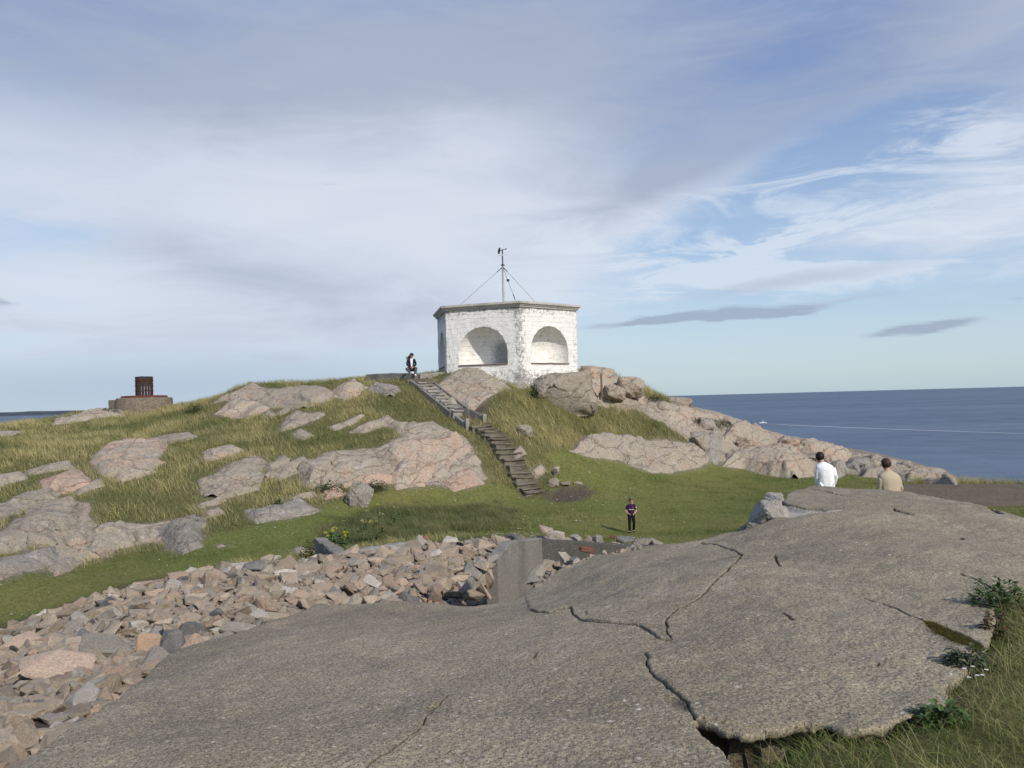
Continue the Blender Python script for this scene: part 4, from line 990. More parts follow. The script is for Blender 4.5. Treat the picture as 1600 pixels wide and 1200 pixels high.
# cornice, roof, benches
def hexring(prof, name, mat, jit=.0):
    bm = bmesh.new(); rings = []
    nseg = 22
    for (R, z) in prof:
        ring = []
        for k in range(6):
            a, b_ = pv(k, R), pv(k + 1, R)
            for q in range(nseg):
                p = a + (b_ - a) * q / nseg; w = np.array([[p[0] * 2.3, p[1] * 2.3, z * 3]])
                dj = float(fbm(w, 2, 6)[0]) * jit
                ring.append(bm.verts.new((p[0] - PO[0], p[1] - PO[1], z - PO[2] + dj)))
        rings.append(ring)
    n = len(rings[0])
    for A_, B2 in zip(rings[:-1], rings[1:]):
        for k in range(n): bm.faces.new((A_[k], A_[(k + 1) % n], B2[(k + 1) % n], B2[k]))
    return bm, rings, n
bm, rings, n = hexring([(4.02, 4.70), (4.19, 4.715), (4.20, 4.78), (4.26, 4.80), (4.28, 4.865), (4.36, 4.88), (4.365, 4.89), (4.37, 4.99), (4.34, 5.0), (3.6, 5.03)], 'cornice', None, .012)
me = bpy.data.meshes.new('cornice'); bmesh.ops.recalc_face_normals(bm, faces=bm.faces); bm.to_mesh(me); bm.free()
link('cornice', me, concrete('cornice_stone', (.50, .47, .42), (.24, .225, .20), .45), pav)
bm, rings, n = hexring([(3.62, 4.97), (3.6, 5.04), (.15, 5.22)], 'roof', None)
bm.faces.new(rings[-1]); bmesh.ops.recalc_face_normals(bm, faces=bm.faces); me = bpy.data.meshes.new('roof'); bm.to_mesh(me); bm.free()
link('roof', me, CONC, pav)
BENCH = concrete('bench_stone', (.52, .49, .45), (.24, .22, .20), .7)
EDGEW = plain('bench_board', (.16, .085, .06), .8, .2, .25, 12)
for k in range(6):
    a, b_ = pv(k), pv(k - 1); sdir = (a - b_) / np.linalg.norm(a - b_); nrm = np.array([sdir[1], -sdir[0]]); mid_ = (a + b_) / 2
    bm = bmesh.new(); top = []; bot = []
    for q in np.linspace(0, math.pi, 25):
        s, d = (AR + .02) * math.cos(q), (ADEP + .02) * math.sin(q) - .02
        p = mid_ + sdir * s - nrm * d - PO[:2]
        top.append(bm.verts.new((p[0], p[1], ZSEAT + .01 - PO[2]))); bot.append(bm.verts.new((p[0], p[1], ZSEAT - .05 - PO[2])))
    bm.faces.new(top); bm.faces.new(list(reversed(bot)))
    for i in range(25): bm.faces.new((top[i], bot[i], bot[(i + 1) % 25], top[(i + 1) % 25]))
    bmesh.ops.recalc_face_normals(bm, faces=bm.faces); me = bpy.data.meshes.new('bench'); bm.to_mesh(me); bm.free()
    bo = link('bench', me, BENCH, pav)
    p = mid_ + nrm * .05 - PO[:2]
    mb = MB(); mb.box((p[0], p[1], ZSEAT - .02 - PO[2]), (2 * AR + .04, .06, .032), math.atan2(sdir[1], sdir[0]), .008)
    mb.build('bench_edge', EDGEW, bo)

# ------------------------------------------------------------------ mast on the roof
GALV = plain('galvanised_steel', (.42, .43, .43), .55, .5, .2, 14); BLK_ = plain('black_metal', (.03, .03, .032), .55, .4, .1)
WIRE = plain('steel_wire', (.16, .165, .17), .6, .4, .1)
WPL = plain('white_plastic', (.75, .75, .74), .4, .5, .04)
mp_ = at(787, 470, 45.6); ms = empty('weather_mast', (mp_[0], mp_[1], 5.16)); tag(ms, 'thin steel weather mast with wind vane standing on the pavilion roof', 'mast')
pz = lambda v: float(at(786, v, 45.6)[2]) - 5.16
MB().tube([(0, 0, 0), (0, 0, pz(416))], .062, 12).lathe([(.16, -.02), (.16, .03), (.075, .05)], n=16).build('pole', GALV, ms)
MB().tube([(0, 0, pz(418)), (0, 0, pz(391))], .034, 8).build('rod', BLK_, ms)
MB().lathe([(.03, 0), (.11, .01), (.115, .05), (.03, .07)], (0, 0, pz(415)), 16).build('collar', BLK_, ms)
va = MB().tube([(-.16, .0, pz(391.5)), (.17, -.03, pz(389.4))], .020, 8).ball((.2, -.03, pz(389.2)), (.05, .03, .035)).build('wind_vane', BLK_, ms)
mb = MB(); mb.lathe([(.19, 0), (.185, .02), (.10, .05), (.03, .06)], n=20)
me = mb.mesh('vane_disc'); o = link('vane_disc', me, BLK_, va); o.location = (-.17, .01, pz(391.8)); o.rotation_euler = (rad(8), rad(-82), rad(12))
rp = MB()
for k in range(3):
    a = k * 2.094 + .4; rp.tube([(0, 0, pz(398.6)), (.31 * math.cos(a), .31 * math.sin(a), pz(398.6))], .006, 5)
rp.lathe([(.035, -.05), (.035, .06)], (0, 0, pz(398.6)), 10).build('spoke_sensor', GALV, ms)
for k, (u, v, Y) in enumerate([(715, 474, 44.2), (840, 470, 44.0), (806, 468, 42.4)]):
    e = at(u, v, Y); e2 = np.array([e[0] - mp_[0], e[1] - mp_[1], 5.02 - 5.16]); s_ = np.array([0, 0, pz(417)])
    w = MB().tube([s_, e2], .011, 5).build('guy_wire', WIRE, ms)
    f = (.13, .0) if k < 2 else (.92, .80)
    MB().tube([s_ + (e2 - s_) * f[0], s_ + (e2 - s_) * f[1]], .024, 6).build('turnbuckle', BLK_, w)
cm = empty('dome_camera', (mp_[0], mp_[1], 5.16)); tag(cm, 'small white arm camera with black dome hanging from the mast', 'camera')
MB().tube([(.06, -.03, pz(434)), (.12, -.04, pz(432.5)), (.24, -.04, pz(432)), (.27, -.04, pz(434))], .022, 8).box((.07, -.03, pz(435)), (.06, .08, .12)).build('arm', WPL, cm)
MB().lathe([(.03, .0), (.075, -.03), (.085, -.09)], (.27, -.04, pz(434)), 14).build('housing', WPL, cm)
MB().ball((.27, -.04, pz(438)), (.085, .085, .10)).build('dome', plain('black_glass', (.012, .012, .015), .15, .6, .02), cm)

# ------------------------------------------------------------------ beacon on the left
bp = at(226, 640, 46.5); bz = float(TH(bp[0], bp[1])); zt_ = float(at(226, 621.5, 46.5)[2])
IRON = plain('rusty_iron', (.055, .032, .024), .85, .3, .35, 8, .3); REDI = plain('red_rust', (.13, .035, .024), .85, .3, .3, 9, .2)
t = T('beacon_masonry', .93, .15); ms_ = t.noise(5, 6, .7); br2 = t.vor(7, 'DISTANCE_TO_EDGE', co=t.mapping((.8, .8, 1.8)))
c = t.mix(ms_.ramp(.4, .66), (.27, .22, .165), (.18, .15, .112)); c = t.mix(br2.ramp(.06, .0, 0, .6), c, (.11, .1, .09)); c = t.mix(t.noise(16, 5, .8).ramp(.62, .68, 0, .8), c, (.46, .44, .39))
BMAS = t.done(c, t.bump(br2.ramp(0, .1), .6, .04, t.bump(ms_, .5, .05)))
bc = empty('fire_beacon', (bp[0], bp[1], zt_)); tag(bc, 'rusty iron basket beacon on a round stone plinth on the left skyline', 'beacon')
mb = MB(); mb.lathe([(1.53, bz - zt_ - .5), (1.50, -.45), (1.46, -.03), (1.40, .0), (.3, .02)], n=48); mb.build('plinth', BMAS, bc)
mb = MB(); mb.box((-1.60, -.1, -.40), (.45, .8, .62), .1, .03, jit=.015); mb.build('plinth_block', concrete('brown_concrete', (.15, .125, .10), (.08, .07, .06)), bc)
mb = MB(); mb.lathe([(1.22, .015), (1.20, .10), (1.0, .12), (.98, .02)], n=40); mb.build('brick_ring', REDI, bc)
bk = MB(); H_ = float(at(226, 588.5, 46.5)[2]) - zt_
for z in (.10, .36, .62, .88): bk.lathe([(.455, z * H_ / 1.08 - .018), (.485, z * H_ / 1.08 - .018), (.485, z * H_ / 1.08 + .018), (.455, z * H_ / 1.08 + .018), (.455, z * H_ / 1.08 - .018)], n=36)
bko = bk.build('basket_hoops', IRON, bc)
for k in range(18):
    a = k * 2 * math.pi / 18 + .05; mb = MB()
    ww = .118; zt2 = H_ * random.uniform(.985, 1.01)
    for (z0, z1, w) in ((.05, .34 * H_, ww), (.34 * H_, .62 * H_, ww), (.62 * H_, zt2, ww * 1.28)):
        mb.box((.452 * math.cos(a), .452 * math.sin(a), (z0 + z1) / 2), (.018, w, z1 - z0), a)
    mb.build('slat', IRON, bko)
MB().lathe([(.46, .02), (.46, .14), (.43, .14), (.43, .02)], n=36).build('basket_foot', REDI, bc)

# ------------------------------------------------------------------ steps
def steps(root, P0, P1, n, width, mat, rise_jit=.03, depth_extra=.10, bev=.015, skew=0., lift=.01):
    P0, P1 = np.array(P0), np.array(P1); d = P1 - P0; L = np.hypot(d[0], d[1]); yaw = math.atan2(d[1], d[0]); r = random.Random(3)
    for k in range(n):
        f = (k + .5) / n; p = P0 + d * f; p[2] = max(p[2], float(TH(p[0], p[1])) + lift); tread = L / n + depth_extra; rise = d[2] / n
        mb = MB(); hh = max(rise, .17) + .5
        wd = width * r.uniform(.85, 1.12); mb.box((.018, 0, -hh / 2 + rise / 2 - .03), (tread - .02, wd * .96, hh - .06), 0, 0, jit=.02); mb.box((-.01, 0, rise / 2 - .035), (tread + .03, wd, .07), 0, bev, jit=.03)
        bmesh.ops.subdivide_edges(mb.bm, edges=[e for e in mb.bm.edges if e.calc_length() > .2], cuts=3, use_grid_fill=True)
        for v in mb.bm.verts:
            w = np.array([[v.co.x * 4 + k * 3, v.co.y * 4, v.co.z * 4]]); v.co += Vector((float(perlin(w, 4)[0]), float(perlin(w, 7)[0]), float(perlin(w, 9)[0]))) * .075
        o = mb.build('step', mat, root)
        o.location = Vector(p - np.array(root.location)) + Vector((0, 0, r.uniform(-rise_jit, rise_jit))); o.rotation_euler = (r.uniform(-.02, .02), r.uniform(-.03, .02), yaw + r.uniform(-.09, .09) + skew)
    paint([(P0[0] + s * math.sin(yaw) * width * .44 - .2 * math.cos(yaw), P0[1] - s * math.cos(yaw) * width * .44 - .2 * math.sin(yaw)) for s in (1, -1)] + [(P1[0] + s * math.sin(yaw) * width * .44, P1[1] - s * math.cos(yaw) * width * .44) for s in (-1, 1)], 9)
STEPM = concrete('stone_steps', (.175, .155, .12), (.075, .068, .048), .9)
p0 = at(836, 775, 34.4); p1 = at(750, 668, 38.4)
stl = empty('stone_steps', p0); tag(stl, 'worn lower flight of stone steps climbing from the lawn up the slope', 'steps')
steps(stl, p0, p1, 17, 1.02, STEPM)
q0 = at(719, 646, 39.4); q1 = at(655, 597, 42.1)
stu = empty('concrete_stair', q0); tag(stu, 'upper concrete flight of steps between two kerbs below the pavilion', 'stair')
steps(stu, q0, q1, 10, .85, CONCP, .005, .06, .01)
d = (q1 - q0); yaw = math.atan2(d[1], d[0]); side = np.array([math.sin(yaw), -math.cos(yaw), 0])
for s in (1, -1):
    zk = .16 if s > 0 else .0; a = q0 + side * s * .50 + d * .02 + np.array([0, 0, zk]); b_ = q1 + side * s * .50 + np.array([0, 0, zk + .06])
    L = np.linalg.norm(b_ - a); pitch = math.asin((b_[2] - a[2]) / L)
    mb = MB(); mb.box((0, 0, -.22), (L, .13, .56), 0, .015, jit=.006)
    o = mb.build('kerb', CONC, stu); o.location = Vector((a + b_) / 2 - np.array(stu.location)); o.rotation_euler = (0, -pitch, yaw)
# landing walls and posts
L0, L1, L2 = at(712, 641, 39.7), at(735, 642, 39.45), at(757, 652, 38.9)
slabwall([L0[:2], L1[:2], L2[:2]], .16, [L0[2] + .12, L1[2] + .08, L2[2] + .05], [-1.9, -1.9, -2.2], 'landing_wall', CONCD, 'dark low retaining wall at the landing between the two flights', 'concrete wall')
L3, L4 = at(713, 655, 38.9), at(727, 668, 38.3)
slabwall([L3[:2], L4[:2]], .16, [L3[2] + .18, L4[2] + .22], [-1.8, -2.0], 'landing_wall', CONC, 'small stub wall left of the landing', 'concrete wall')
for k, (u, v, Y, hh, lb) in enumerate([(730, 668, 38.2, .42, 'square concrete post at the top left of the lower steps'), (757, 658, 38.8, .34, 'short concrete post at the right end of the landing wall')]):
    P = at(u, v, Y); mb = MB(); mb.box((0, 0, hh / 2 - .3), (.17, .17, hh + .6), .3, .015, jit=.008); o = mb.build('concrete_post', CONCP, None); o.location = P; tag(o, lb, 'post')
# terrace wall at the woman's feet
W0, W1, W2 = at(574, 585, 43.4), at(612, 583, 42.9), at(651, 583.5, 42.3)
W3 = at(697, 580, 43.6)
slabwall([W0[:2], W1[:2], W2[:2]], .3, [W0[2], W1[2], W2[2]], [.2, .2, .2], 'terrace_wall', CONCD, 'dark terrace retaining wall the seated woman sits on', 'concrete wall')
slabwall([W2[:2] + [.1, .15], W3[:2]], .25, [W2[2] - .04, W3[2] - .02], [.2, .4], 'terrace_wall', CONCP, 'paler terrace edge between the woman and the pavilion', 'concrete wall')
W4 = at(655, 592, 42.0)
mb = MB(); mb.box((0, 0, -.3), (1.5, .55, .6), .1, .02, jit=.02); o = mb.build('stone_ledge', STEPM); o.location = (W4[0] + .1, W4[1] + .15, W4[2]); tag(o, 'stone landing at the head of the upper stair under the woman', 'ledge')
P = at(940, 604, 44.0); mb = MB(); mb.box((0, 0, .05), (.09, .09, 1.3), .2, .01); o = mb.build('marker_post', plain('weathered_wood', (.16, .13, .10), .9, .1, .2)); o.location = P; tag(o, 'thin grey post between the boulders right of the pavilion', 'post')
# ------------------------------------------------------------------ people
SKIN = plain('skin', (.50, .30, .22), .6, .3, .06, 20); DARKHAIR = plain('dark_hair', (.012, .010, .009), .6, .3, .2, 60); BROWNHAIR = plain('brown_hair', (.05, .028, .017), .65, .3, .25, 60); FAIRHAIR = plain('fair_hair', (.14, .085, .045), .7, .3, .25, 60)
def cloth(name, col, var=.08):
    t = T(name, .9, .1); n = t.noise(9, 4); f = t.noise(60, 3)
    return t.done(t.hsv(t.mix(0., col, col), f.ramp(.3, .7, 1 - var, 1 + var)), t.bump(n, .5, .03))
def skin(name, J, E, mat, parent, sub=2):
    """joints {key: (pos, radius)} and edges; every connected chain gets its own root"""
    keys = list(J); ix = {k: i for i, k in enumerate(keys)}
    me = bpy.data.meshes.new(name); me.from_pydata([J[k][0] for k in keys], [(ix[a], ix[b]) for a, b in E], [])
    o = bpy.data.objects.new(name, me); COL.objects.link(o)
    m = o.modifiers.new('skin', 'SKIN'); m.use_smooth_shade = True
    if not me.skin_vertices: me.skin_vertices.new()
    comp = list(range(len(keys)))
    def find(a):
        while comp[a] != a: a = comp[a]
        return a
    for a, b in E: comp[find(ix[b])] = find(ix[a])
    roots = {find(i) for i in range(len(keys))}
    done = set()
    for i, k in enumerate(keys):
        r = J[k][1]; r = r if isinstance(r, tuple) else (r, r)
        sv = me.skin_vertices[0].data[i]; sv.radius = r
        g = find(i); sv.use_root = g not in done; done.add(g)
    s = o.modifiers.new('sub', 'SUBSURF'); s.levels = s.render_levels = sub
    dg = bpy.context.evaluated_depsgraph_get()
    me2 = bpy.data.meshes.new_from_object(o.evaluated_get(dg)); me2.name = name
    bpy.data.objects.remove(o)
    me2.materials.clear()
    me2.polygons.foreach_set('use_smooth', np.ones(len(me2.polygons), bool))
    return link(name, me2, mat, parent)

def V3(*a): return np.array(a, float)
def hand(J, E, w, d, side, tag_, s=1., curl=.35):
    """palm and five fingers from the wrist w along d; side points to the thumb"""
    d = d / np.linalg.norm(d); side = side - d * (side @ d); side = side / np.linalg.norm(side); n = np.cross(d, side)
    J[tag_ + 'p'] = (w + d * .05 * s, (.030 * s, .020 * s)); J[tag_ + 'q'] = (w + d * .085 * s, (.034 * s, .016 * s)); E += [(tag_ + 'w', tag_ + 'p'), (tag_ + 'p', tag_ + 'q')]
    for k, (off, L) in enumerate(((.026, .068), (.009, .077), (-.009, .071), (-.026, .054))):
        b = w + d * .075 * s + side * off * s; m = b + (d * .6 + n * curl * .3) * L * s; e = m + (d * .45 + n * curl) * L * .55 * s
        for q, (p, r) in enumerate(((b, .010), (m, .009), (e, .0075))): J['%sf%d%d' % (tag_, k, q)] = (p, r * s)
        E += [('%sf%d0' % (tag_, k), '%sf%d1' % (tag_, k)), ('%sf%d1' % (tag_, k), '%sf%d2' % (tag_, k))]
    b = w + d * .03 * s + side * .02 * s; m = b + (d * .5 + side * .7) * .04 * s; e = m + (d * .85 + side * .25) * .032 * s
    for q, (p, r) in enumerate(((b, .012), (m, .011), (e, .009))): J['%st%d' % (tag_, q)] = (p, r * s)
    E += [(tag_ + 't0', tag_ + 't1'), (tag_ + 't1', tag_ + 't2')]

def coat(top, p, S, bulk, root):
    '''loose jacket: lofted torso with collar and hem, and two tapered sleeves'''
    b = bulk; bm = bmesh.new(); n = 28
    prof = [(.70, .180 + b, .140 + b), (.80, .184 + b, .142 + b), (.95, .178 + b, .136 + b), (1.10, .168 + b, .128 + b), (1.24, .178 + b, .128 + b * .8), (1.33, .200 + b * .6, .128 + b * .6), (1.39, .205 + b * .6, .128 + b * .5), (1.435, .190 + b * .6, .118), (1.48, .148 + b * .4, .104), (1.51, .094, .086), (1.535, .076, .074)]
    zs = [p[k][2] / S for k in ('pel', 'sp', 'ch', 'nk')]; rows = []
    dz = p['nk'][2] / S - 1.50
    for z, rx, ry in prof:
        zz = z + dz * max(0, (z - .95) / .55)
        cx = np.interp(zz, zs, [p[k][0] / S for k in ('pel', 'sp', 'ch', 'nk')]); cy = np.interp(zz, zs, [p[k][1] / S for k in ('pel', 'sp', 'ch', 'nk')])
        ring = []
        for k in range(n):
            a = 2 * math.pi * k / n; ca, sa = math.cos(a), math.sin(a)
            w = 1 + .05 * float(perlin(np.array([[ca * 2.2, sa * 2.2, zz * 5.]]), 8)[0]) + .03 * math.sin(9 * a + 3 * zz) * (zz < 1.3)
            ring.append(bm.verts.new(((cx + math.copysign(abs(ca) ** .85, ca) * rx * w) * S, (cy + math.copysign(abs(sa) ** .85, sa) * ry * w) * S, zz * S)))
        rows.append(ring)
    for a_, b_ in zip(rows[:-1], rows[1:]):
        for k in range(n): bm.faces.new((a_[k], a_[(k + 1) % n], b_[(k + 1) % n], b_[k]))
    bm.faces.new(rows[0]); bm.faces.new(list(reversed(rows[-1])))
    mb = MB(); mb.bm.free(); mb.bm = bm
    for s in 'lr':
        sh, e, w = (Vector(p[q + s]) for q in 'sew'); sh = sh + Vector((-.03 if s == 'l' else .03, 0, -.005)) * S
        pts = [sh, sh.lerp(e, .25), sh.lerp(e, .6), e, e.lerp(w, .35), e.lerp(w, .75), w]
        mb.tube(pts, [.088 * S, .084 * S, .072 * S, .062 * S, .06 * S, .053 * S, .046 * S], 14)
    return mb.build(top[0], top[1], root, True)
def person(label, loc, rz, S, K, headS=1., hair=DARKHAIR, top=None, bottom=None, shoe=None, sleeve='long', look=0., hairlong=False, hem=.0, bulk=0.):
    root = empty('person', loc, rz); tag(root, label, 'person')
    base = dict(pel=V3(0, 0, .95), sp=V3(0, .01, 1.14), ch=V3(0, .0, 1.36), nk=V3(0, .01, 1.50), hb=V3(0, -.01, 1.575), hd=V3(0, -.02, 1.655), cr=V3(0, -.01, 1.725),
        sl=V3(.17, .01, 1.43), el=V3(.25, .04, 1.15), wl=V3(.26, -.03, .90), sr=V3(-.17, .01, 1.43), er=V3(-.25, .04, 1.15), wr=V3(-.26, -.03, .90),
        hl=V3(.09, 0, .90), kl=V3(.10, -.02, .50), al=V3(.10, .03, .09), tl=V3(.12, -.13, .03), hr=V3(-.09, 0, .90), kr=V3(-.10, -.02, .50), ar=V3(-.10, .03, .09), tr=V3(-.12, -.13, .03))
    base.update(K); p = {k: v * S for k, v in base.items()}
    for k in ('hb', 'hd', 'cr'): p[k] = p['nk'] + (p[k] - p['nk']) * headS
    R = dict(pel=(.15, .115), sp=(.135, .10), ch=(.155, .11), nk=.052, hb=.060 * headS, hd=(.078 * headS, .092 * headS), cr=(.058 * headS, .07 * headS), sl=.06, el=.043, wl=.028, hl=.09, kl=.058, al=.040, tl=.036)
    for k in ('sl', 'el', 'wl', 'hl', 'kl', 'al', 'tl'): R[k[0] + 'r'] = R[k]
    J = {k: (p[k], tuple(q * S for q in R[k]) if isinstance(R[k], tuple) else R[k] * S) for k in p}
    E = [('pel', 'sp'), ('sp', 'ch'), ('ch', 'nk'), ('nk', 'hb'), ('hb', 'hd'), ('hd', 'cr')]
    for s in 'lr': E += [('ch', 's' + s), ('s' + s, 'e' + s), ('e' + s, 'w' + s), ('pel', 'h' + s), ('h' + s, 'k' + s), ('k' + s, 'a' + s), ('a' + s, 't' + s)]
    JB, EB = dict(J), list(E)
    for s, sg in (('l', -1), ('r', 1)):
        J2, E2 = {}, []
        hand(J2, E2, p['w' + s], p['w' + s] - p['e' + s], V3(sg * .6, -.8, 0), s, S)
        JB.update(J2); EB += [(a if a != s + 'w' else 'w' + s, b) for a, b in E2]
    body = skin('body', JB, EB, SKIN, root, 2)
    # head features joined to the body's own mesh side as children of it
    Rz = Matrix.Rotation(look, 3, 'Z')
    hd = Vector(p['hd']); hs = S * headS
    for sx_ in (1, -1):
        MB().ball(hd + Rz @ Vector((sx_ * .032, -.083, .012)) * hs, (.011 * hs, .008 * hs, .008 * hs), 2).build('eye', DARKHAIR, body, True)
        MB().ball(hd + Rz @ Vector((sx_ * .079, .005, .0)) * hs, (.010 * hs, .02 * hs, .03 * hs), 2).build('ear', SKIN, body, True)
    MB().ball(hd + Rz @ Vector((0, -.097, -.015)) * hs, (.012 * hs, .018 * hs, .02 * hs), 2).build('nose', SKIN, body, True)
    MB().ball(hd + Rz @ Vector((0, -.082, -.052)) * hs, (.022 * hs, .008 * hs, .006 * hs), 2).build('mouth', plain('lips', (.38, .15, .13), .5, .3, .05), body, True)
    # hair: lumpy cap
    mb = MB(); bmesh.ops.create_icosphere(mb.bm, subdivisions=4, radius=1)
    for v in list(mb.bm.verts):
        c = v.co.copy(); f = 1 + .07 * float(perlin(np.array([[c.x * 3, c.y * 3, c.z * 3]]), 4)[0])
        low = -1.05 if c.y > -.1 else .22 - .5 * max(0, -c.y - .2) * 0
        if c.z < low: f *= max(.55, 1 - (low - c.z) * .9)
        v.co = hd + Rz @ (Vector((c.x * .098 * f, c.y * .112 * f + .012, c.z * .108 * f + .03)) * hs)
    ho = mb.build('hair', hair, root, True)
    def wear(name, keys, edges, grow, mat, over={}):
        JJ = {}
        for k in keys:
            q, r = J[k]; r = r if isinstance(r, tuple) else (r, r); g = grow.get(k, grow.get('*', .02)) * S
            JJ[k] = (q, (r[0] + g, r[1] + g))
        JJ.update(over); return skin(name, JJ, edges, mat, root, 2)
    tk = ['pel', 'sp', 'ch', 'sl', 'sr', 'el', 'er'] + (['wl', 'wr'] if sleeve == 'long' else [])
    te = [('pel', 'sp'), ('sp', 'ch'), ('ch', 'sl'), ('ch', 'sr'), ('sl', 'el'), ('sr', 'er')] + ([('el', 'wl'), ('er', 'wr')] if sleeve == 'long' else [])
    ov = {}
    if sleeve == 'short':
        for s in 'lr':
            m = p['s' + s] * .25 + p['e' + s] * .75; ov['e' + s] = (m, .062 * S)
    if hem: ov['hem'] = (p['pel'] - V3(0, 0, hem) * S, ((.185 + bulk) * S, (.148 + bulk) * S)); te.append(('hem', 'pel'))
    cl = p['nk'] * .86 + p['ch'] * .14; ov['col'] = (cl, .070 * S); te.append(('ch', 'col'))
    if bulk: tp = coat(top, p, S, bulk, root)
    else: tp = wear(top[0], tk, te, {'*': .022 + bulk * .5, 'ch': .03 + bulk, 'sl': .028, 'sr': .028, 'sp': .022 + bulk * 1.2, 'pel': .03 + bulk}, top[1], ov)
    wear(bottom[0], ['pel', 'hl', 'kl', 'al', 'hr', 'kr', 'ar'], [('pel', 'hl'), ('hl', 'kl'), ('kl', 'al'), ('pel', 'hr'), ('hr', 'kr'), ('kr', 'ar')], {'*': .022, 'pel': .012, 'al': .03, 'ar': .03}, bottom[1])
    for s in 'lr':
        q = p['a' + s]; tt_ = p['t' + s]; heel = q + (q - tt_) * .28; heel[2] = min(tt_[2], q[2])
        skin('shoe', {'a': (heel, .045 * S), 'b': ((q * .4 + tt_ * .6) * np.array([1, 1, .8]), .05 * S), 'c': (tt_ + (tt_ - q) * np.array([.25, .25, 0]), .038 * S)}, [('a', 'b'), ('b', 'c')], shoe, root, 2)
    return root, p, tp, ho
WHITEC = cloth('white_cotton', (.80, .80, .80), .03); BEIGE = cloth('beige_cotton', (.44, .375, .27), .08); NAVY = cloth('navy_cloth', (.02, .022, .035)); GREYP = cloth('grey_denim', (.085, .085, .10), .2); BLACKC = cloth('black_cloth', (.012, .012, .014)); KHAKI = cloth('khaki_cloth', (.20, .17, .12))
# man in white, seen from behind, leaning a little to the left
P = at(1291, 760, 23.0); gz = float(TH(P[0], P[1])); zt = float(at(1285, 709, 23.0)[2])
S = (zt - gz) / 1.72
S = min(max(S, .94), 1.08)
o_, p_, _, _ = person('man in a white jacket with black hair seen from behind on the lawn', (P[0], P[1], zt - 1.72 * S), math.pi - .15, S, dict(nk=V3(.05, -.04, 1.47), hb=V3(.085, -.08, 1.53), hd=V3(.105, -.10, 1.60), cr=V3(.11, -.09, 1.675), ch=V3(.02, -.01, 1.37), sl=V3(.185, .0, 1.34), sr=V3(-.185, .0, 1.34), el=V3(.235, .02, 1.13), er=V3(-.235, .02, 1.13), wl=V3(.20, -.10, .90), wr=V3(-.20, -.10, .90)), 1.12, DARKHAIR, ('jacket', WHITEC), ('trousers', WHITEC), BLACKC, hem=.2, bulk=.03)
P = at(1390, 765, 17.6); zt = float(at(1386, 718, 17.6)[2]); gz = float(TH(P[0], P[1]))
person('man in a beige jacket with brown hair seen from behind near the slab', (P[0], P[1], zt - 1.745), math.pi + .1, 1., dict(nk=V3(.01, -.03, 1.48), hd=V3(.02, -.08, 1.625), cr=V3(.02, -.07, 1.70), hb=V3(.01, -.06, 1.55), sl=V3(.185, .0, 1.34), sr=V3(-.185, .0, 1.34), el=V3(.235, .02, 1.13), er=V3(-.235, .02, 1.13), wl=V3(.20, -.10, .90), wr=V3(-.20, -.10, .90)), 1.04, BROWNHAIR, ('jacket', BEIGE), ('trousers', KHAKI), BLACKC, hem=.2, bulk=.04)
# boy
t = T('football_shirt', .85, .15)
sep = t.t.nodes.new('ShaderNodeSeparateXYZ'); t.L(t.co if isinstance(t.co, N) else N(t.t, t.co), sep.inputs[0])
st = (N(t.t, sep.outputs[0]) * 55.).op('SINE'); SHIRT = t.done(t.mix(st.ramp(-.15, .15), (.012, .014, .07), (.075, .008, .028)))
P = at(987, 829, 27.3); gz = float(TH(P[0], P[1])); zt = float(at(987, 778, 27.3)[2])
SB = (zt - gz) / 1.83
o_, bp_, shirt, _ = person('small boy in a dark striped football shirt walking towards the slab', (P[0], P[1], gz), .05, SB, dict(el=V3(.30, .06, 1.14), wl=V3(.13, -.17, 1.03), er=V3(-.29, .05, 1.14), wr=V3(-.15, -.16, 1.02), kl=V3(.11, -.14, .52), al=V3(.11, .02, .14), tl=V3(.12, -.12, .08), nk=V3(0, -.03, 1.49), hb=V3(0, -.06, 1.56), hd=V3(0, -.085, 1.635), cr=V3(0, -.075, 1.71)), 1.42, FAIRHAIR, ('shirt', SHIRT), ('trousers', BLACKC), BLACKC, 'short', hem=.06)
TXT = plain('white_print', (.75, .75, .75), .7, .2, .02)
# the sponsor line, crest and sleeve badge of the shirt
y_ = -.165 * SB
mb = MB()
for k, (x, w, h, dz) in enumerate([(-.095, .03, .045, .02), (-.06, .028, .032, .012), (-.028, .028, .034, .006), (.006, .03, .03, .0), (.04, .024, .038, .002), (.07, .03, .03, .006), (.10, .026, .04, .01)]):
    mb.box((x * SB * 1.1, y_, (1.24 + dz) * SB), (w * SB, .02 * SB, h * SB), 0, .003)
mb.build('shirt_print', TXT, shirt)
MB().ball((.07 * SB, y_ - .005, 1.36 * SB), (.028 * SB, .012, .03 * SB)).build('shirt_crest', plain('crest_red', (.5, .12, .12), .7, .2, .1), shirt)
MB().ball((.262 * SB, -.03 * SB, 1.33 * SB), (.03 * SB, .04 * SB, .04 * SB)).build('sleeve_badge', TXT, shirt)
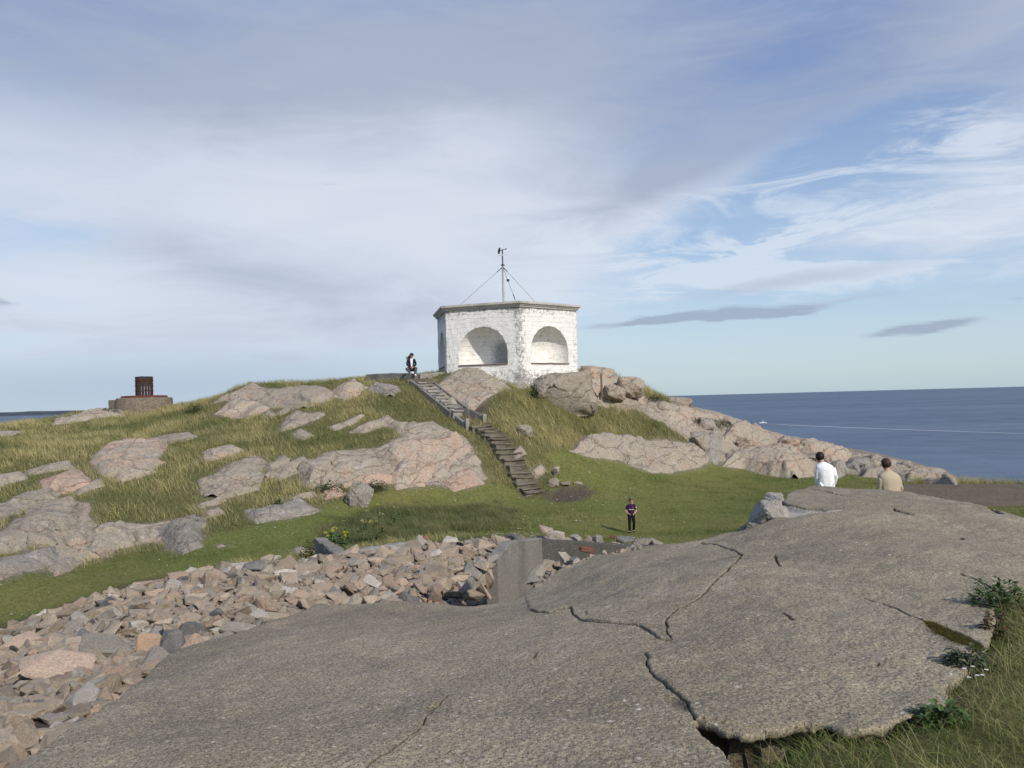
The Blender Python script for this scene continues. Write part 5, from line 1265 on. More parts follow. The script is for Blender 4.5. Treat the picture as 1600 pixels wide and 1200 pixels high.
# woman sitting on the terrace wall
P = at(643, 579.5, 42.35)
JK = dict(pel=V3(0, .02, .10), sp=V3(0, .03, .30), ch=V3(0, .0, .52), nk=V3(.01, -.02, .67), hb=V3(.02, -.04, .745), hd=V3(.03, -.055, .825), cr=V3(.03, -.045, .895), sl=V3(.17, 0, .59), el=V3(.24, -.08, .34), wl=V3(.09, -.30, .20), sr=V3(-.17, 0, .59), er=V3(-.24, -.08, .34), wr=V3(-.04, -.30, .17),
    hl=V3(.10, -.04, .09), kl=V3(.25, -.40, .13), al=V3(.16, -.40, -.24), tl=V3(.20, -.56, -.29), hr=V3(-.10, -.04, .09), kr=V3(-.29, -.38, .10), ar=V3(-.06, -.47, -.13), tr=V3(.06, -.60, -.17))
wo, wp_, tpw, hw = person('woman with windblown dark hair and sunglasses sitting on the terrace wall', P, .15, .94, JK, 1.06, DARKHAIR, ('jacket', NAVY), ('trousers', GREYP), plain('white_shoes', (.75, .74, .72), .6, .3, .03), look=.75)
hd = Vector(wp_['hd'])
mb = MB()
for k in range(7):
    a = Vector((-.05, .04, .03 - .02 * k)) * .98
    mb.tube([hd + a, hd + a + Vector((-.07, .02, -.05 - .008 * k)), hd + a + Vector((-.15 - .01 * (k % 3), .03, -.10 + .015 * (k % 4))), hd + a + Vector((-.22 - .02 * (k % 3), .03, -.11 + .03 * (k % 2)))], [.04, .035, .022, .006], 7)
mb.build('windblown_hair', DARKHAIR, hw, True)
Rz = Matrix.Rotation(.75, 3, 'Z'); mb = MB()
for s in (1, -1): mb.ball(hd + Rz @ Vector((s * .036, -.094, .012)), (.032, .022, .02))
mb.tube([hd + Rz @ Vector((-.09, -.03, .016)), hd + Rz @ Vector((-.07, -.09, .014)), hd + Rz @ Vector((.07, -.09, .014)), hd + Rz @ Vector((.09, -.03, .016))], .006, 6).build('sunglasses', BLK_, wo, True)
mb = MB(); bmesh.ops.create_grid(mb.bm, x_segments=3, y_segments=8, size=.5)
for v in mb.bm.verts:
    x, z = v.co.x, v.co.y + .5; w = .05 + .07 * z
    v.co = Vector((x * w * 1.3 + .01, -.148 - .03 * (1 - abs(x) * 2) * .4 + .03 * abs(x) + .02 * z, .22 + .41 * z)) * .98
mb.build('white_top', WHITEC, wo, True)

# ------------------------------------------------------------------ sea, coast, boat
SEA_Z = -22.
t = T('sea', .35, .5)
for n_ in list(t.t.nodes):
    if n_.type == 'BSDF_PRINCIPLED': t.t.nodes.remove(n_)
out = t.t.nodes['Material Output']; geo = t.t.nodes.new('ShaderNodeNewGeometry'); pos = geo.outputs['Position']
w1 = t.noise(.045, 6, .65, co=t.mapping((1, .9, 1), pos), dist=.3); w2 = t.noise(.35, 5, .7, co=t.mapping((.8, 1.2, 1), pos)); w3 = t.noise(.0045, 5, .6, co=t.mapping((.4, 1.3, 1), pos))
d1 = t.t.nodes.new('ShaderNodeBsdfDiffuse'); g1 = t.t.nodes.new('ShaderNodeBsdfGlossy'); mx = t.t.nodes.new('ShaderNodeMixShader')
cc = t.mix(w3.ramp(.35, .65), (.082, .110, .150), (.098, .128, .170)); cc = t.mix(w1.ramp(.45, .7, 0, .5), cc, (.058, .084, .125)); cc = t.mix(w2.ramp(.5, .75, 0, .35), cc, (.10, .14, .20))
t.L(cc, d1.inputs['Color']); g1.inputs['Roughness'].default_value = .32; g1.inputs['Color'].default_value = (.75, .82, .9, 1)
bb = t.bump(w1, .9, 2.2); bb = t.bump(w2, .8, .35, bb); t.L(bb, g1.inputs['Normal'])
t.L((w1.ramp(.35, .7, .18, .30) + w3.ramp(.35, .65, -.02, .03)), mx.inputs[0]); t.t.links.new(d1.outputs[0], mx.inputs[1]); t.t.links.new(g1.outputs[0], mx.inputs[2]); t.t.links.new(mx.outputs[0], out.inputs[0])
RS = np.array([30, 60, 100, 200, 400, 900, 2500, 8000, 40000.]); na_ = 96
Vv = [(0, 40, SEA_Z)] + [(r * math.cos(2 * math.pi * k / na_), 40 + r * math.sin(2 * math.pi * k / na_), SEA_Z) for r in RS for k in range(na_)]
Tr = [(0, 1 + k, 1 + (k + 1) % na_) for k in range(na_)]; Qd = [(1 + i * na_ + k, 1 + (i + 1) * na_ + k, 1 + (i + 1) * na_ + (k + 1) % na_, 1 + i * na_ + (k + 1) % na_) for i in range(len(RS) - 1) for k in range(na_)]
o = link('sea', npmesh('sea', Vv, quads=Qd, tris=Tr), t.m); tag(o, 'blue grey open sea reaching to the horizon', kind='structure')
def coast(name, x0, x1, y, h, depth, mat, label, seed):
    n = 160; bm = bmesh.new(); rows = []
    xs_ = np.linspace(x0, x1, n); e = np.sin(np.linspace(0, math.pi, n)) ** .35
    hh = h * e * (.62 + .5 * fbm2(xs_, xs_ * 0, (x1 - x0) / 9, 4, seed))
    for f, q in ((0, 0.), (.15, .45), (.4, 1.), (.75, .9), (1, 0.)):
        rows.append([bm.verts.new((xs_[k], y + depth * f, SEA_Z - .5 + max(.3, hh[k]) * q)) for k in range(n)])
    for a, b in zip(rows[:-1], rows[1:]):
        for k in range(n - 1): bm.faces.new((a[k], a[k + 1], b[k + 1], b[k]))
    bmesh.ops.recalc_face_normals(bm, faces=bm.faces); me = bpy.data.meshes.new(name); bm.to_mesh(me); bm.free()
    o = link(name, me, mat); tag(o, label, kind='structure'); return o
CO = plain('far_coast', (.075, .088, .105), .95, .05, .25, .01)
coast('far_hills', -7600, -2350, 6200, 62, 900, CO, 'low dark coast on the horizon at the far left', 3)
coast('skerry', -2240, -1740, 2900, 3.2, 60, plain('skerry_rock', (.09, .08, .075), .95, .05, .2, .02), 'low dark islet on the sea at the left edge', 5)
bp = at(1192, 661.5, 600.); k_ = SEA_Z / bp[2]; bp = bp * k_
boat = empty('motorboat', (bp[0], bp[1], SEA_Z), rad(4)); tag(boat, 'small white motorboat speeding left on the sea', 'boat')
bm = bmesh.new(); rings = []
for f in np.linspace(0, 1, 11):
    x = -2.6 + 5.4 * f; b = 1.0 * (min(1, (f / .55)) ** .6 if f < .55 else 1) + .02; dk = .95 - .25 * f
    rings.append([bm.verts.new((x, s * b * w, z)) for s, w, z in ((-1, 1, dk), (-1, .92, .35), (-1, .45, -.12 + .1 * (f < .2)), (1, .45, -.12 + .1 * (f < .2)), (1, .92, .35), (1, 1, dk))])
for a, b in zip(rings[:-1], rings[1:]):
    for k in range(6): bm.faces.new((a[k], a[(k + 1) % 6], b[(k + 1) % 6], b[k]))
bm.faces.new(rings[0]); bm.faces.new(list(reversed(rings[-1]))); bmesh.ops.recalc_face_normals(bm, faces=bm.faces)
me = bpy.data.meshes.new('hull'); bm.to_mesh(me); bm.free(); link('hull', me, WPL, boat)
MB().box((-.1, 0, 1.25), (1.5, 1.3, .85), 0, .15).build('cabin', WPL, boat); MB().box((-.1, 0, 1.38), (1.56, 1.34, .34), 0, .05).build('cabin_window', BLK_, boat)
MB().box((2.85, 0, .75), (.45, .5, 1.0), 0, .1).build('outboard_motor', BLK_, boat)
MB().tube([(.3, 0, 1.6), (.35, 0, 2.4)], .05).box((.35, 0, 2.0), (.1, .9, .1), 0).build('arch', WPL, boat)
t = T('foam', .8, .2); w = t.noise(.5, 6, .75, co=t.mapping((.6, 1, 1))); fo = t.attr('Col', 'Fac')
tr_ = t.t.nodes.new('ShaderNodeBsdfTransparent'); mxs = t.t.nodes.new('ShaderNodeMixShader'); t.b.inputs['Base Color'].default_value = (.72, .76, .80, 1)
t.L((w + fo - .55).ramp(.05, .45, 0, .85), mxs.inputs[0]); t.t.links.new(tr_.outputs[0], mxs.inputs[1]); t.t.links.new(t.b.outputs[0], mxs.inputs[2]); t.t.links.new(mxs.outputs[0], t.t.nodes['Material Output'].inputs[0])
pts = []
for u, v in ((1196, 662.2), (1215, 663.6), (1260, 665.6), (1320, 668), (1390, 670.8), (1470, 673.6), (1560, 676.6), (1640, 679)):
    q = at(u, v, 1.); q = q * (SEA_Z / q[2]); pts.append(q)
Vw, Qw, Cw = [], [], []
for k, q in enumerate(pts):
    wd = [2.2, 3.2, 3.4, 3.0, 2.4, 2.0, 1.7, 1.4][k]; st_ = [1, 1, 1, .9, .8, .65, .5, .3][k]
    for s, cs in ((-1.6, 0), (-.5, 1), (.5, 1), (1.6, 0)): Vw.append((q[0], q[1] + s * wd * 1.2, SEA_Z + .12)); Cw.append((st_ * cs + .1,) * 3)
for k in range(len(pts) - 1):
    for j in range(3): Qw.append((k * 4 + j, k * 4 + 4 + j, k * 4 + 5 + j, k * 4 + 1 + j))
o = link('boat_wake', npmesh('boat_wake', Vw, quads=Qw, col=Cw), t.m); tag(o, 'long white wake trailing right behind the motorboat', 'wake', kind='stuff')

# ------------------------------------------------------------------ sky and light
SUN = Vector((.56 * math.cos(rad(36)), -.828 * math.cos(rad(36)), math.sin(rad(36)))).normalized()
sl = bpy.data.lights.new('sun', 'SUN'); sl.energy = 3.6; sl.angle = rad(.8); sl.color = (1., .93, .83)
so = bpy.data.objects.new('sun', sl); COL.objects.link(so); so.rotation_euler = SUN.to_track_quat('Z', 'Y').to_euler(); so.location = SUN * 200
W = bpy.data.worlds.new('World'); SC.world = W; W.use_nodes = True; nt = W.node_tree
bg = nt.nodes['Background']; bg.inputs['Strength'].default_value = .12
sky = nt.nodes.new('ShaderNodeTexSky'); sky.sky_type = 'NISHITA'; sky.sun_disc = False; sky.sun_elevation = rad(36); sky.sun_rotation = math.atan2(SUN.x, SUN.y); sky.air_density = 1.; sky.dust_density = 1.2; sky.ozone_density = 1.2
class TW(T):
    def __init__(s): s.t = nt
w_ = TW(); tc = nt.nodes.new('ShaderNodeTexCoord'); w_.tc = tc; w_.co = tc.outputs['Generated']
sx_ = nt.nodes.new('ShaderNodeSeparateXYZ'); nt.links.new(tc.outputs['Generated'], sx_.inputs[0])
dx_, dy_, dz_ = (N(nt, sx_.outputs[k]) for k in range(3))
az = dx_.op('ARCTAN2', dy_); el = dz_.op('ARCSINE')
zc = dz_.op('MAXIMUM', 0.) + .10
cmb = nt.nodes.new('ShaderNodeCombineXYZ'); w_.L(dx_ / zc, cmb.inputs[0]); w_.L(dy_ / zc, cmb.inputs[1])
pl = cmb.outputs[0]
cmb2 = nt.nodes.new('ShaderNodeCombineXYZ'); w_.L(az, cmb2.inputs[0]); w_.L(el, cmb2.inputs[1])
ae = cmb2.outputs[0]
n1 = w_.noise(.8, 7, .58, co=w_.mapping((.55, 1, 1), pl), dist=.5); n2 = w_.noise(5.5, 7, .6, co=w_.mapping((.8, 3.2, 1), ae), dist=.6); n3 = w_.noise(16, 6, .62, co=w_.mapping((.45, 2.2, 1), ae), dist=.8)
n0 = w_.noise(2.2, 4, .5, co=ae)
azw = az + (n2 - .5) * .09; elw = el + (n0 - .5) * .09 + (n3 - .5) * .022
def blob(u, v, su, sv, rot=0., a=1., warp=True):
    r_ = ray(u, v); r_ = r_ / np.linalg.norm(r_); a0, e0 = math.atan2(r_[0], r_[1]), math.asin(r_[2])
    A_, E_ = (azw, elw) if warp else (az, el)
    X, Y = A_ - a0, E_ - e0; c, s = math.cos(rad(rot)), math.sin(rad(rot))
    U = (X * c + Y * s) / (su / F); V_ = (Y * c - X * s) / (sv / F)
    return ((U * U + V_ * V_) * -1.).op('EXPONENT') * a
def tot(L):
    t_ = L[0]
    for q in L[1:]: t_ = t_ + q
    return t_
cover = tot([blob(150, 330, 620, 260, -8, .85), blob(600, 270, 330, 170, -25, .6), blob(560, 470, 420, 90, 4, .5), blob(1570, 110, 170, 190, -30, .7), blob(1120, 265, 330, 60, 18, .5), blob(1540, 345, 190, 60, 6, .6), blob(820, 60, 560, 120, 0, .52), blob(880, 190, 300, 120, 0, .42), blob(860, 330, 200, 60, 0, .3)]) - tot([blob(1370, 215, 200, 55, 22, .85), blob(1040, 385, 160, 26, 5, .3), blob(60, 362, 150, 26, 0, .45), blob(300, 585, 620, 34, 2, .35), blob(1080, 120, 200, 50, 10, .10)])
cov = (cover * 1.0 + (n1 - .5) * .55 + (n2 - .5) * .75 + (n3 - .5) * .55).ramp(.02, 1.0, .04, .95)
KS = 1 / .12
def sc3(c): return tuple(k * KS for k in c)
shade = tot([blob(60, 40, 420, 130, 0, .65), blob(420, 420, 300, 60, -12, .5), blob(1120, 230, 300, 46, 24, .75), blob(1580, 100, 150, 140, 0, .45), blob(820, 70, 620, 150, 0, .85), blob(1120, 180, 300, 80, 15, .4), blob(380, 520, 420, 60, 0, .35)])
ccol = w_.mix((shade + (n2 - .5) * .8 + (n1 - .5) * .4).ramp(.05, .95), sc3((.69, .745, .845)), sc3((.405, .465, .595)))
g2 = el.ramp(.0, .16); g3 = el.ramp(.12, .40)
grad = w_.mix(g2, sc3((.60, .775, .885)), sc3((.42, .60, .86)))
grad = w_.mix(g3, grad, sc3((.215, .315, .60)))
base = w_.mix(.62, N(nt, sky.outputs[0]), grad)
low = blob(250, 600, 520, 42, 0, .55, False)
c = w_.mix(cov, base, ccol)
c = w_.mix(low, c, sc3((.35, .46, .66)))
n4 = w_.noise(9, 8, .66, co=w_.mapping((.55, 2.6, 1), ae), dist=1.1); n5 = w_.noise(30, 6, .6, co=w_.mapping((.5, 1.6, 1), ae), dist=.6)
cir = tot([blob(1190, 300, 300, 34, 8, 1.), blob(980, 440, 420, 55, 3, .95), blob(1480, 340, 280, 60, 8, .95), blob(1230, 385, 300, 30, 5, .7), blob(1350, 440, 330, 30, 3, .6), blob(1520, 190, 120, 70, -25, .6), blob(900, 390, 120, 40, -20, .5), blob(30, 375, 130, 30, 0, .5)])
c = w_.mix((cir * (n4.ramp(.36, .66) + (n5 - .5) * .5)).ramp(.08, .95, 0, .72), c, sc3((.70, .775, .88)))
gs = blob(1230, 452, 230, 16, 6, .9) + blob(1330, 478, 140, 10, 5, .6)
c = w_.mix((gs * (n4 + .35)).ramp(.25, .9, 0, .55), c, sc3((.45, .51, .64)))
st = tot([blob(1020, 512, 110, 7, 3, 1.), blob(1120, 503, 90, 7, 2, .9), blob(1200, 500, 60, 4, 3, .85), blob(1255, 497, 40, 5, 3, .6), blob(1430, 518, 70, 8, 4, .95), blob(1465, 511, 50, 4, 4, .8), blob(1340, 475, 100, 9, 6, .35), blob(0, 462, 22, 6, -8, .7), blob(505, 289, 26, 4, -10, .35), blob(1598, 470, 14, 3, 0, .5)])
c = w_.mix((st * (n5 * 1.5 + n3 * 1.1 - .3)).ramp(.15, .95, 0, .75), c, sc3((.33, .39, .52)))
puff = tot([blob(1078, 596, 12, 9, 0, .9), blob(1112, 606, 16, 7, 0, .8), blob(960, 375, 30, 16, 0, .35), blob(990, 363, 18, 10, 0, .4)])
w_.L(c, bg.inputs['Color'])
SC.view_settings.view_transform = 'Standard'; SC.view_settings.look = 'None'; SC.view_settings.exposure = 0; SC.view_settings.gamma = 1
SC.cycles.max_bounces = 6; SC.cycles.transparent_max_bounces = 6
try: SC.cycles.use_denoising = True
except Exception: pass
# ------------------------------------------------------------------ ground sheet
zz = TZ.copy()
zn = zone(_xx, _yy)
x, y = _xx.ravel(), _yy.ravel()
hump = .10 * fbm2(x, y, 1.7, 4, 2) + .05 * fbm2(x, y, .6, 2, 5)
zf = zn.ravel()
amp = np.select([zf == 0, zf == 1, zf == 7, zf == 2, zf == 8, zf == 6], [1., .25, .25, .5, .5, .25], .3)
# under the slab keep the ground well below its surface
und = pip(x, y, SPOLY); dz_ = np.zeros(len(x))
near_s = (x > -8) & (x < 14) & (y > 2) & (y < 18)
sh = np.full(len(x), 99.); sh[near_s] = SH(x[near_s], y[near_s])
zg = TZ.ravel() + hump * amp * .8
es_ = segdist(x, y, SPOLY)
zg = np.where(und, np.minimum(zg, sh - .08 - .40 * np.clip((es_ - .30) / .6, 0, 1)), zg)
rgt = near_s & ((zf == 6) | (zf == 7)) & (~und) & (es_ < 2.)
kk_ = np.clip(es_ / 2., 0, 1)
zg = np.where(rgt, zg * kk_ + (sh - .035 + .03 * hump / .1) * (1 - kk_), zg)
gap = np.array([scast(*e)[:2] for e in [(1088,1138),(1100,1144),(1160,1158),(1200,1154),(1190,1162),(1130,1172),(1102,1160)]])
zg -= np.where(pip(x, y, gap) | (segdist(x, y, gap) < .17), .15, 0)
TZ[:] = zg.reshape(TZ.shape)
n_ = np.stack((x / 2.6, y / 2.6, x * 0), 1); a1 = fbm(n_, 4, 40); a2 = fbm(n_ * 4, 3, 50)
def C3(*c): return np.array(c)[None]
w1 = np.clip(.5 + a1 * .9, 0, 1)[:, None]; w2 = np.clip(.5 + a2 * .8, 0, 1)[:, None]
dry = C3(.150, .138, .062) * w1 + C3(.10, .105, .04) * (1 - w1); dry = dry * (.75 + .5 * w2)
w0 = np.clip(.5 + fbm(n_ * .45, 3, 44) * 1.4, 0, 1)[:, None]; lawn = (C3(.21, .19, .07) * w0 * w1 + C3(.145, .168, .05) * (1 - w0 * w1)) * (.85 + .3 * w2)
soil = C3(.10, .082, .062) * (.7 + .6 * w2); path = C3(.17, .138, .10) * (.8 + .4 * w2); rub = C3(.10, .085, .07) * (.7 + .5 * w2); nearg = (C3(.15, .14, .055) * w1 + C3(.10, .09, .04) * (1 - w1)) * (.8 + .4 * w2); herb = C3(.04, .05, .018) * (.8 + .4 * w2)
col = np.zeros((len(x), 3))
for z_, c_ in ((0, dry), (1, lawn), (2, soil), (3, C3(.23, .20, .16) * (.7 + .6 * w2)), (4, soil), (5, herb), (6, nearg), (7, path), (8, rub), (9, soil)):
    m = zf == z_; col[m] = c_[m]
cg = col.reshape(NY, NX, 3).copy()
cg[1:-1, 1:-1] = (cg[1:-1, 1:-1] * 2 + cg[:-2, 1:-1] + cg[2:, 1:-1] + cg[1:-1, :-2] + cg[1:-1, 2:]) / 6
shore = np.clip((-7. - zg) / 3, 0, 1)[:, None]
col = cg.reshape(-1, 3) * (1 - shore) + C3(.27, .235, .205) * shore
ii = np.arange(NX * NY).reshape(NY, NX)
q = np.stack((ii[:-1, :-1], ii[:-1, 1:], ii[1:, 1:], ii[1:, :-1]), -1).reshape(-1, 4)
t = T('turf_ground', .98, .05); f1 = t.noise(9, 6, .7); f2 = t.noise(60, 4, .7)
c = t.hsv(t.attr(), f1.ramp(.3, .7, .72, 1.28)); c = t.hsv(c, f2.ramp(.3, .7, .75, 1.25))
GR = t.done(c, t.bump(f1, .8, .08, t.bump(f2, .6, .02)))
o = link('ground', npmesh('ground', np.stack((x, y, zg), 1), quads=q, col=col, smooth=True), GR)
tag(o, 'grassy headland with lawn, bare soil and a gravel path', kind='structure')

# ------------------------------------------------------------------ grass
def leafmat(name, trans=.35, rough=.7):
    t = T(name, rough, .25); a = t.attr()
    t.L(a, t.b.inputs['Base Color'])
    tl = t.t.nodes.new('ShaderNodeBsdfTranslucent'); t.L(a, tl.inputs['Color']); mx = t.t.nodes.new('ShaderNodeMixShader'); mx.inputs[0].default_value = trans
    t.t.links.new(t.b.outputs[0], mx.inputs[1]); t.t.links.new(tl.outputs[0], mx.inputs[2]); t.t.links.new(mx.outputs[0], t.t.nodes['Material Output'].inputs[0])
    return t.m
LEAF = leafmat('grass_blades')
def blades(P, Hh, Wd, col, lean=.25, bend=.35, nseg=2, wind=(-.5, .1), tipcol=None):
    n = len(P); yaw = RNG.uniform(0, 6.283, n); sd = np.stack((np.cos(yaw), np.sin(yaw), np.zeros(n)), 1)
    la = RNG.uniform(0, 6.283, n); l1 = RNG.normal(0, lean, n); ld = np.stack((np.cos(la) * l1 + wind[0] * lean, np.sin(la) * l1 + wind[1] * lean, np.zeros(n)), 1)
    bd = ld * (bend / max(lean, .01)) + np.stack((RNG.normal(0, bend * .4, n), RNG.normal(0, bend * .4, n), -np.abs(RNG.normal(0, bend * .35, n))), 1)
    rows = []; cols = []
    for k in range(nseg + 1):
        f = k / nseg; c = P + Hh[:, None] * (np.array([0, 0, 1]) * f + ld * f + bd * f * f)
        cc = col if tipcol is None else col * (1 - f) + tipcol * f
        if k < nseg:
            w = (Wd * (1 - f * .75))[:, None] * .5; rows += [c - sd * w, c + sd * w]; cols += [cc, cc]
        else: rows.append(c); cols.append(cc)
    m = 2 * nseg + 1; V = np.stack(rows, 1).reshape(-1, 3); Cc = np.stack(cols, 1).reshape(-1, 3); b = np.arange(n) * m
    Q = np.concatenate([np.stack((b + 2 * k, b + 2 * k + 1, b + 2 * k + 3, b + 2 * k + 2), 1) for k in range(nseg - 1)]) if nseg > 1 else np.zeros((0, 4), int)
    Tt = np.stack((b + 2 * nseg - 2, b + 2 * nseg - 1, b + 2 * nseg), 1)
    return V, Q, Tt, Cc
def lay(name, parts, label, mat=LEAF, cat='grass'):
    Vs, Qs, Ts, Cs = [], [], [], []; o_ = 0
    for V, Q, Tt, C in parts: Vs.append(V); Qs.append(Q + o_); Ts.append(Tt + o_); Cs.append(C); o_ += len(V)
    Q = np.concatenate(Qs)
    o = link(name, npmesh(name, np.concatenate(Vs), quads=Q if len(Q) else None, tris=np.concatenate(Ts), col=np.concatenate(Cs)), mat)
    tag(o, label, cat, kind='stuff'); return o
def scatter(n, x0, x1, y0, y1, zs, fx=.72):
    x = RNG.uniform(x0, x1, n); y = RNG.uniform(y0, y1, n)
    m = np.isin(zone(x, y), zs) & (np.abs(x) < fx * y + 1.5)
    x, y = x[m], y[m]; z = TH(x, y); return np.stack((x, y, z), 1)
def mixc(a, b, w): return np.array(a)[None] * (1 - w[:, None]) + np.array(b)[None] * w[:, None]
# dry hill grass in tufts
P = scatter(1050000, -31, 34, 22, 52, [0])
cl = fbm2(P[:, 0], P[:, 1], 1.5, 3, 61); cl2 = fbm2(P[:, 0], P[:, 1], .35, 2, 62); big_ = fbm2(P[:, 0], P[:, 1], 5., 2, 63)
m = RNG.uniform(0, 1, len(P)) < np.clip(.50 + cl2 * 1.1, .05, 1); P, cl, cl2, big_ = P[m], cl[m], cl2[m], big_[m]
tall = np.clip((P[:, 0] + 3) / 6, 0, 1) * np.clip((P[:, 1] - 35) / 3, 0, 1)
Hh = (.17 + .13 * np.clip(cl * 1.3 + .4, 0, 1.2) + .26 * tall) * RNG.uniform(.55, 1.25, len(P)); 
straw = np.clip(.48 + .16 * tall + cl * 1.1 + big_ * .6 + RNG.normal(0, .26, len(P)), 0, 1)
col = mixc((.135, .165, .050), (.48, .415, .20), straw); red = (RNG.uniform(0, 1, len(P)) < .06)[:, None]; col = np.where(red, np.array([[.12, .065, .035]]), col) * RNG.uniform(.75, 1.25, (len(P), 1))
parts = [blades(P, Hh, RNG.uniform(.009, .017, len(P)), col, .22, .3, 2, (-.7, .1), col * 1.25)]
lay('dry_grass', parts, 'tall yellow green wild grass covering the hillside between the rocks')
# lawn
P = scatter(520000, -16, 30, 14, 46, [1, 2])
m = RNG.uniform(0, 1, len(P)) < np.clip(.55 + fbm2(P[:, 0], P[:, 1], .5, 2, 64), .1, 1); z_ = zone(P[:, 0], P[:, 1]); m &= (z_ == 1) | (RNG.uniform(0, 1, len(P)) < .04); P = P[m]
cl = fbm2(P[:, 0], P[:, 1], 2.2, 3, 65); w = np.clip(.45 + cl * 1.3 + .5 * fbm2(P[:, 0], P[:, 1], .5, 2, 69) + RNG.normal(0, .2, len(P)), 0, 1)
col = mixc((.12, .155, .042), (.27, .25, .10), w) * RNG.uniform(.8, 1.2, (len(P), 1))
lay('lawn_grass', [blades(P, RNG.uniform(.03, .08, len(P)) * (1 + 1.3 * np.clip(-cl * 1.5, 0, 1)), RNG.uniform(.008, .016, len(P)), col, .4, .4, 1)], 'short green lawn grass in the hollow below the hill')
# tall herbs
P = scatter(360000, -10, 3, 18, 34, [5, 1]); z5 = segdist(P[:, 0], P[:, 1], WEED); z5 = np.where(zone(P[:, 0], P[:, 1]) == 5, z5, -z5); cl = fbm2(P[:, 0], P[:, 1], .8, 3, 66); m = RNG.uniform(0, 1, len(P)) < np.clip((z5 + .3 + cl * 1.6) / 1.3, 0, 1); P, cl, z5 = P[m], cl[m], z5[m]
Hh = (.22 + .22 * np.clip(cl + .3, 0, 1)) * np.clip(.5 + z5, .4, 1) * RNG.uniform(.5, 1.2, len(P)); w = np.clip(.35 + cl + RNG.normal(0, .25, len(P)), 0, 1)
col = mixc((.11, .145, .055), (.26, .25, .11), w) * RNG.uniform(.75, 1.25, (len(P), 1))
lay('tall_weeds', [blades(P, Hh, RNG.uniform(.008, .018, len(P)), col, .2, .3, 2)], 'dark green tall weeds between the lawn and the rubble bank', cat='weeds')
# near grass at the slab's right edge
P = scatter(330000, .6, 13, 3.4, 15, [6], .74); ey = P[:, 1]
dsl = segdist(P[:, 0], P[:, 1], SPOLY)
pr = RNG.uniform(0, 1, len(P)) < np.clip(1.25 - ey * .07, .25, 1); P, dsl = P[pr], dsl[pr]
cl = fbm2(P[:, 0], P[:, 1], .45, 3, 67); big_ = fbm2(P[:, 0], P[:, 1], 1.6, 2, 68)
Hh = (.075 + .08 * np.clip(cl + .4, 0, 1.2) + .05 * np.clip(big_, -.5, 1)) * RNG.uniform(.5, 1.5, len(P)); 
straw = np.clip(.40 + big_ * .9 + cl * .3 + RNG.normal(0, .28, len(P)) - .25 * np.exp(-dsl / .5), 0, 1)
col = mixc((.15, .19, .052), (.58, .50, .26), straw) * RNG.uniform(.7, 1.3, (len(P), 1))
pA = blades(P, Hh, RNG.uniform(.0025, .0055, len(P)), col, .5, .75, 3, (-.3, -.1), col * 1.2)
k = RNG.uniform(0, 1, len(P)) < .014; Pk = P[k]; hk = RNG.uniform(.15, .38, len(Pk)); ck = mixc((.30, .235, .12), (.42, .34, .19), RNG.uniform(0, 1, len(Pk)))
pB = blades(Pk, hk, np.full(len(Pk), .0032), ck, .35, .35, 4, (-.4, -.1))
# seed heads on the dry stalks
hd_ = []
lay('near_grass', [pA, pB], 'long green and straw coloured grass along the right edge of the concrete slab')
# moss in the groove of the slab
mp = RNG.uniform(0, 1, (26000, 2)); mx_, my_ = MOSS.min(0), MOSS.max(0); mp = mx_ + mp * (my_ - mx_); mp = mp[pip(mp[:, 0], mp[:, 1], MOSS)][:5200]
P = np.stack((mp[:, 0], mp[:, 1], SH(mp[:, 0], mp[:, 1]) + .002), 1)
lay('moss', [blades(P, RNG.uniform(.015, .045, len(P)), RNG.uniform(.004, .008, len(P)), mixc((.06, .06, .016), (.13, .105, .03), RNG.uniform(0, 1, len(P))), .5, .5, 1)], 'strip of short brown green moss growing in a groove of the slab', cat='moss')
# small white flowers on the lawn and beside the slab
def dots(name, P, r, col, label):
    n = len(P); a = np.linspace(0, 6.283, 6)[:-1]; tl = RNG.normal(0, .3, (n, 2)); V = np.zeros((n, 6, 3)); V[:, 0] = P + [0, 0, .004]
    for k, q in enumerate(a): V[:, k + 1] = P + np.stack((np.cos(q) * r, np.sin(q) * r, (np.cos(q) * tl[:, 0] + np.sin(q) * tl[:, 1]) * r), 1)
    b = np.arange(n) * 6; Tt = np.concatenate([np.stack((b, b + 1 + k, b + 1 + (k + 1) % 5), 1) for k in range(5)])
    return V.reshape(-1, 3), np.zeros((0, 4), int), Tt, np.tile(np.array(col)[None], (n * 6, 1))
P = scatter(2400, -13, 4, 15, 30, [1]); P = P[(fbm2(P[:, 0], P[:, 1], 1.5, 2, 71) > .12)]; P[:, 2] += .07
P2 = scatter(1500, -4, 6, 28, 37, [1, 2, 5]); P2 = P2[:130]; P2[:, 2] += .08
lay('clover_flowers', [dots('f', P, RNG.uniform(.012, .024, len(P)), (.62, .62, .58), ''), dots('f', P2, RNG.uniform(.015, .03, len(P2)), (.6, .6, .55), '')], 'tiny white clover flowers dotted over the lawn', cat='flowers')

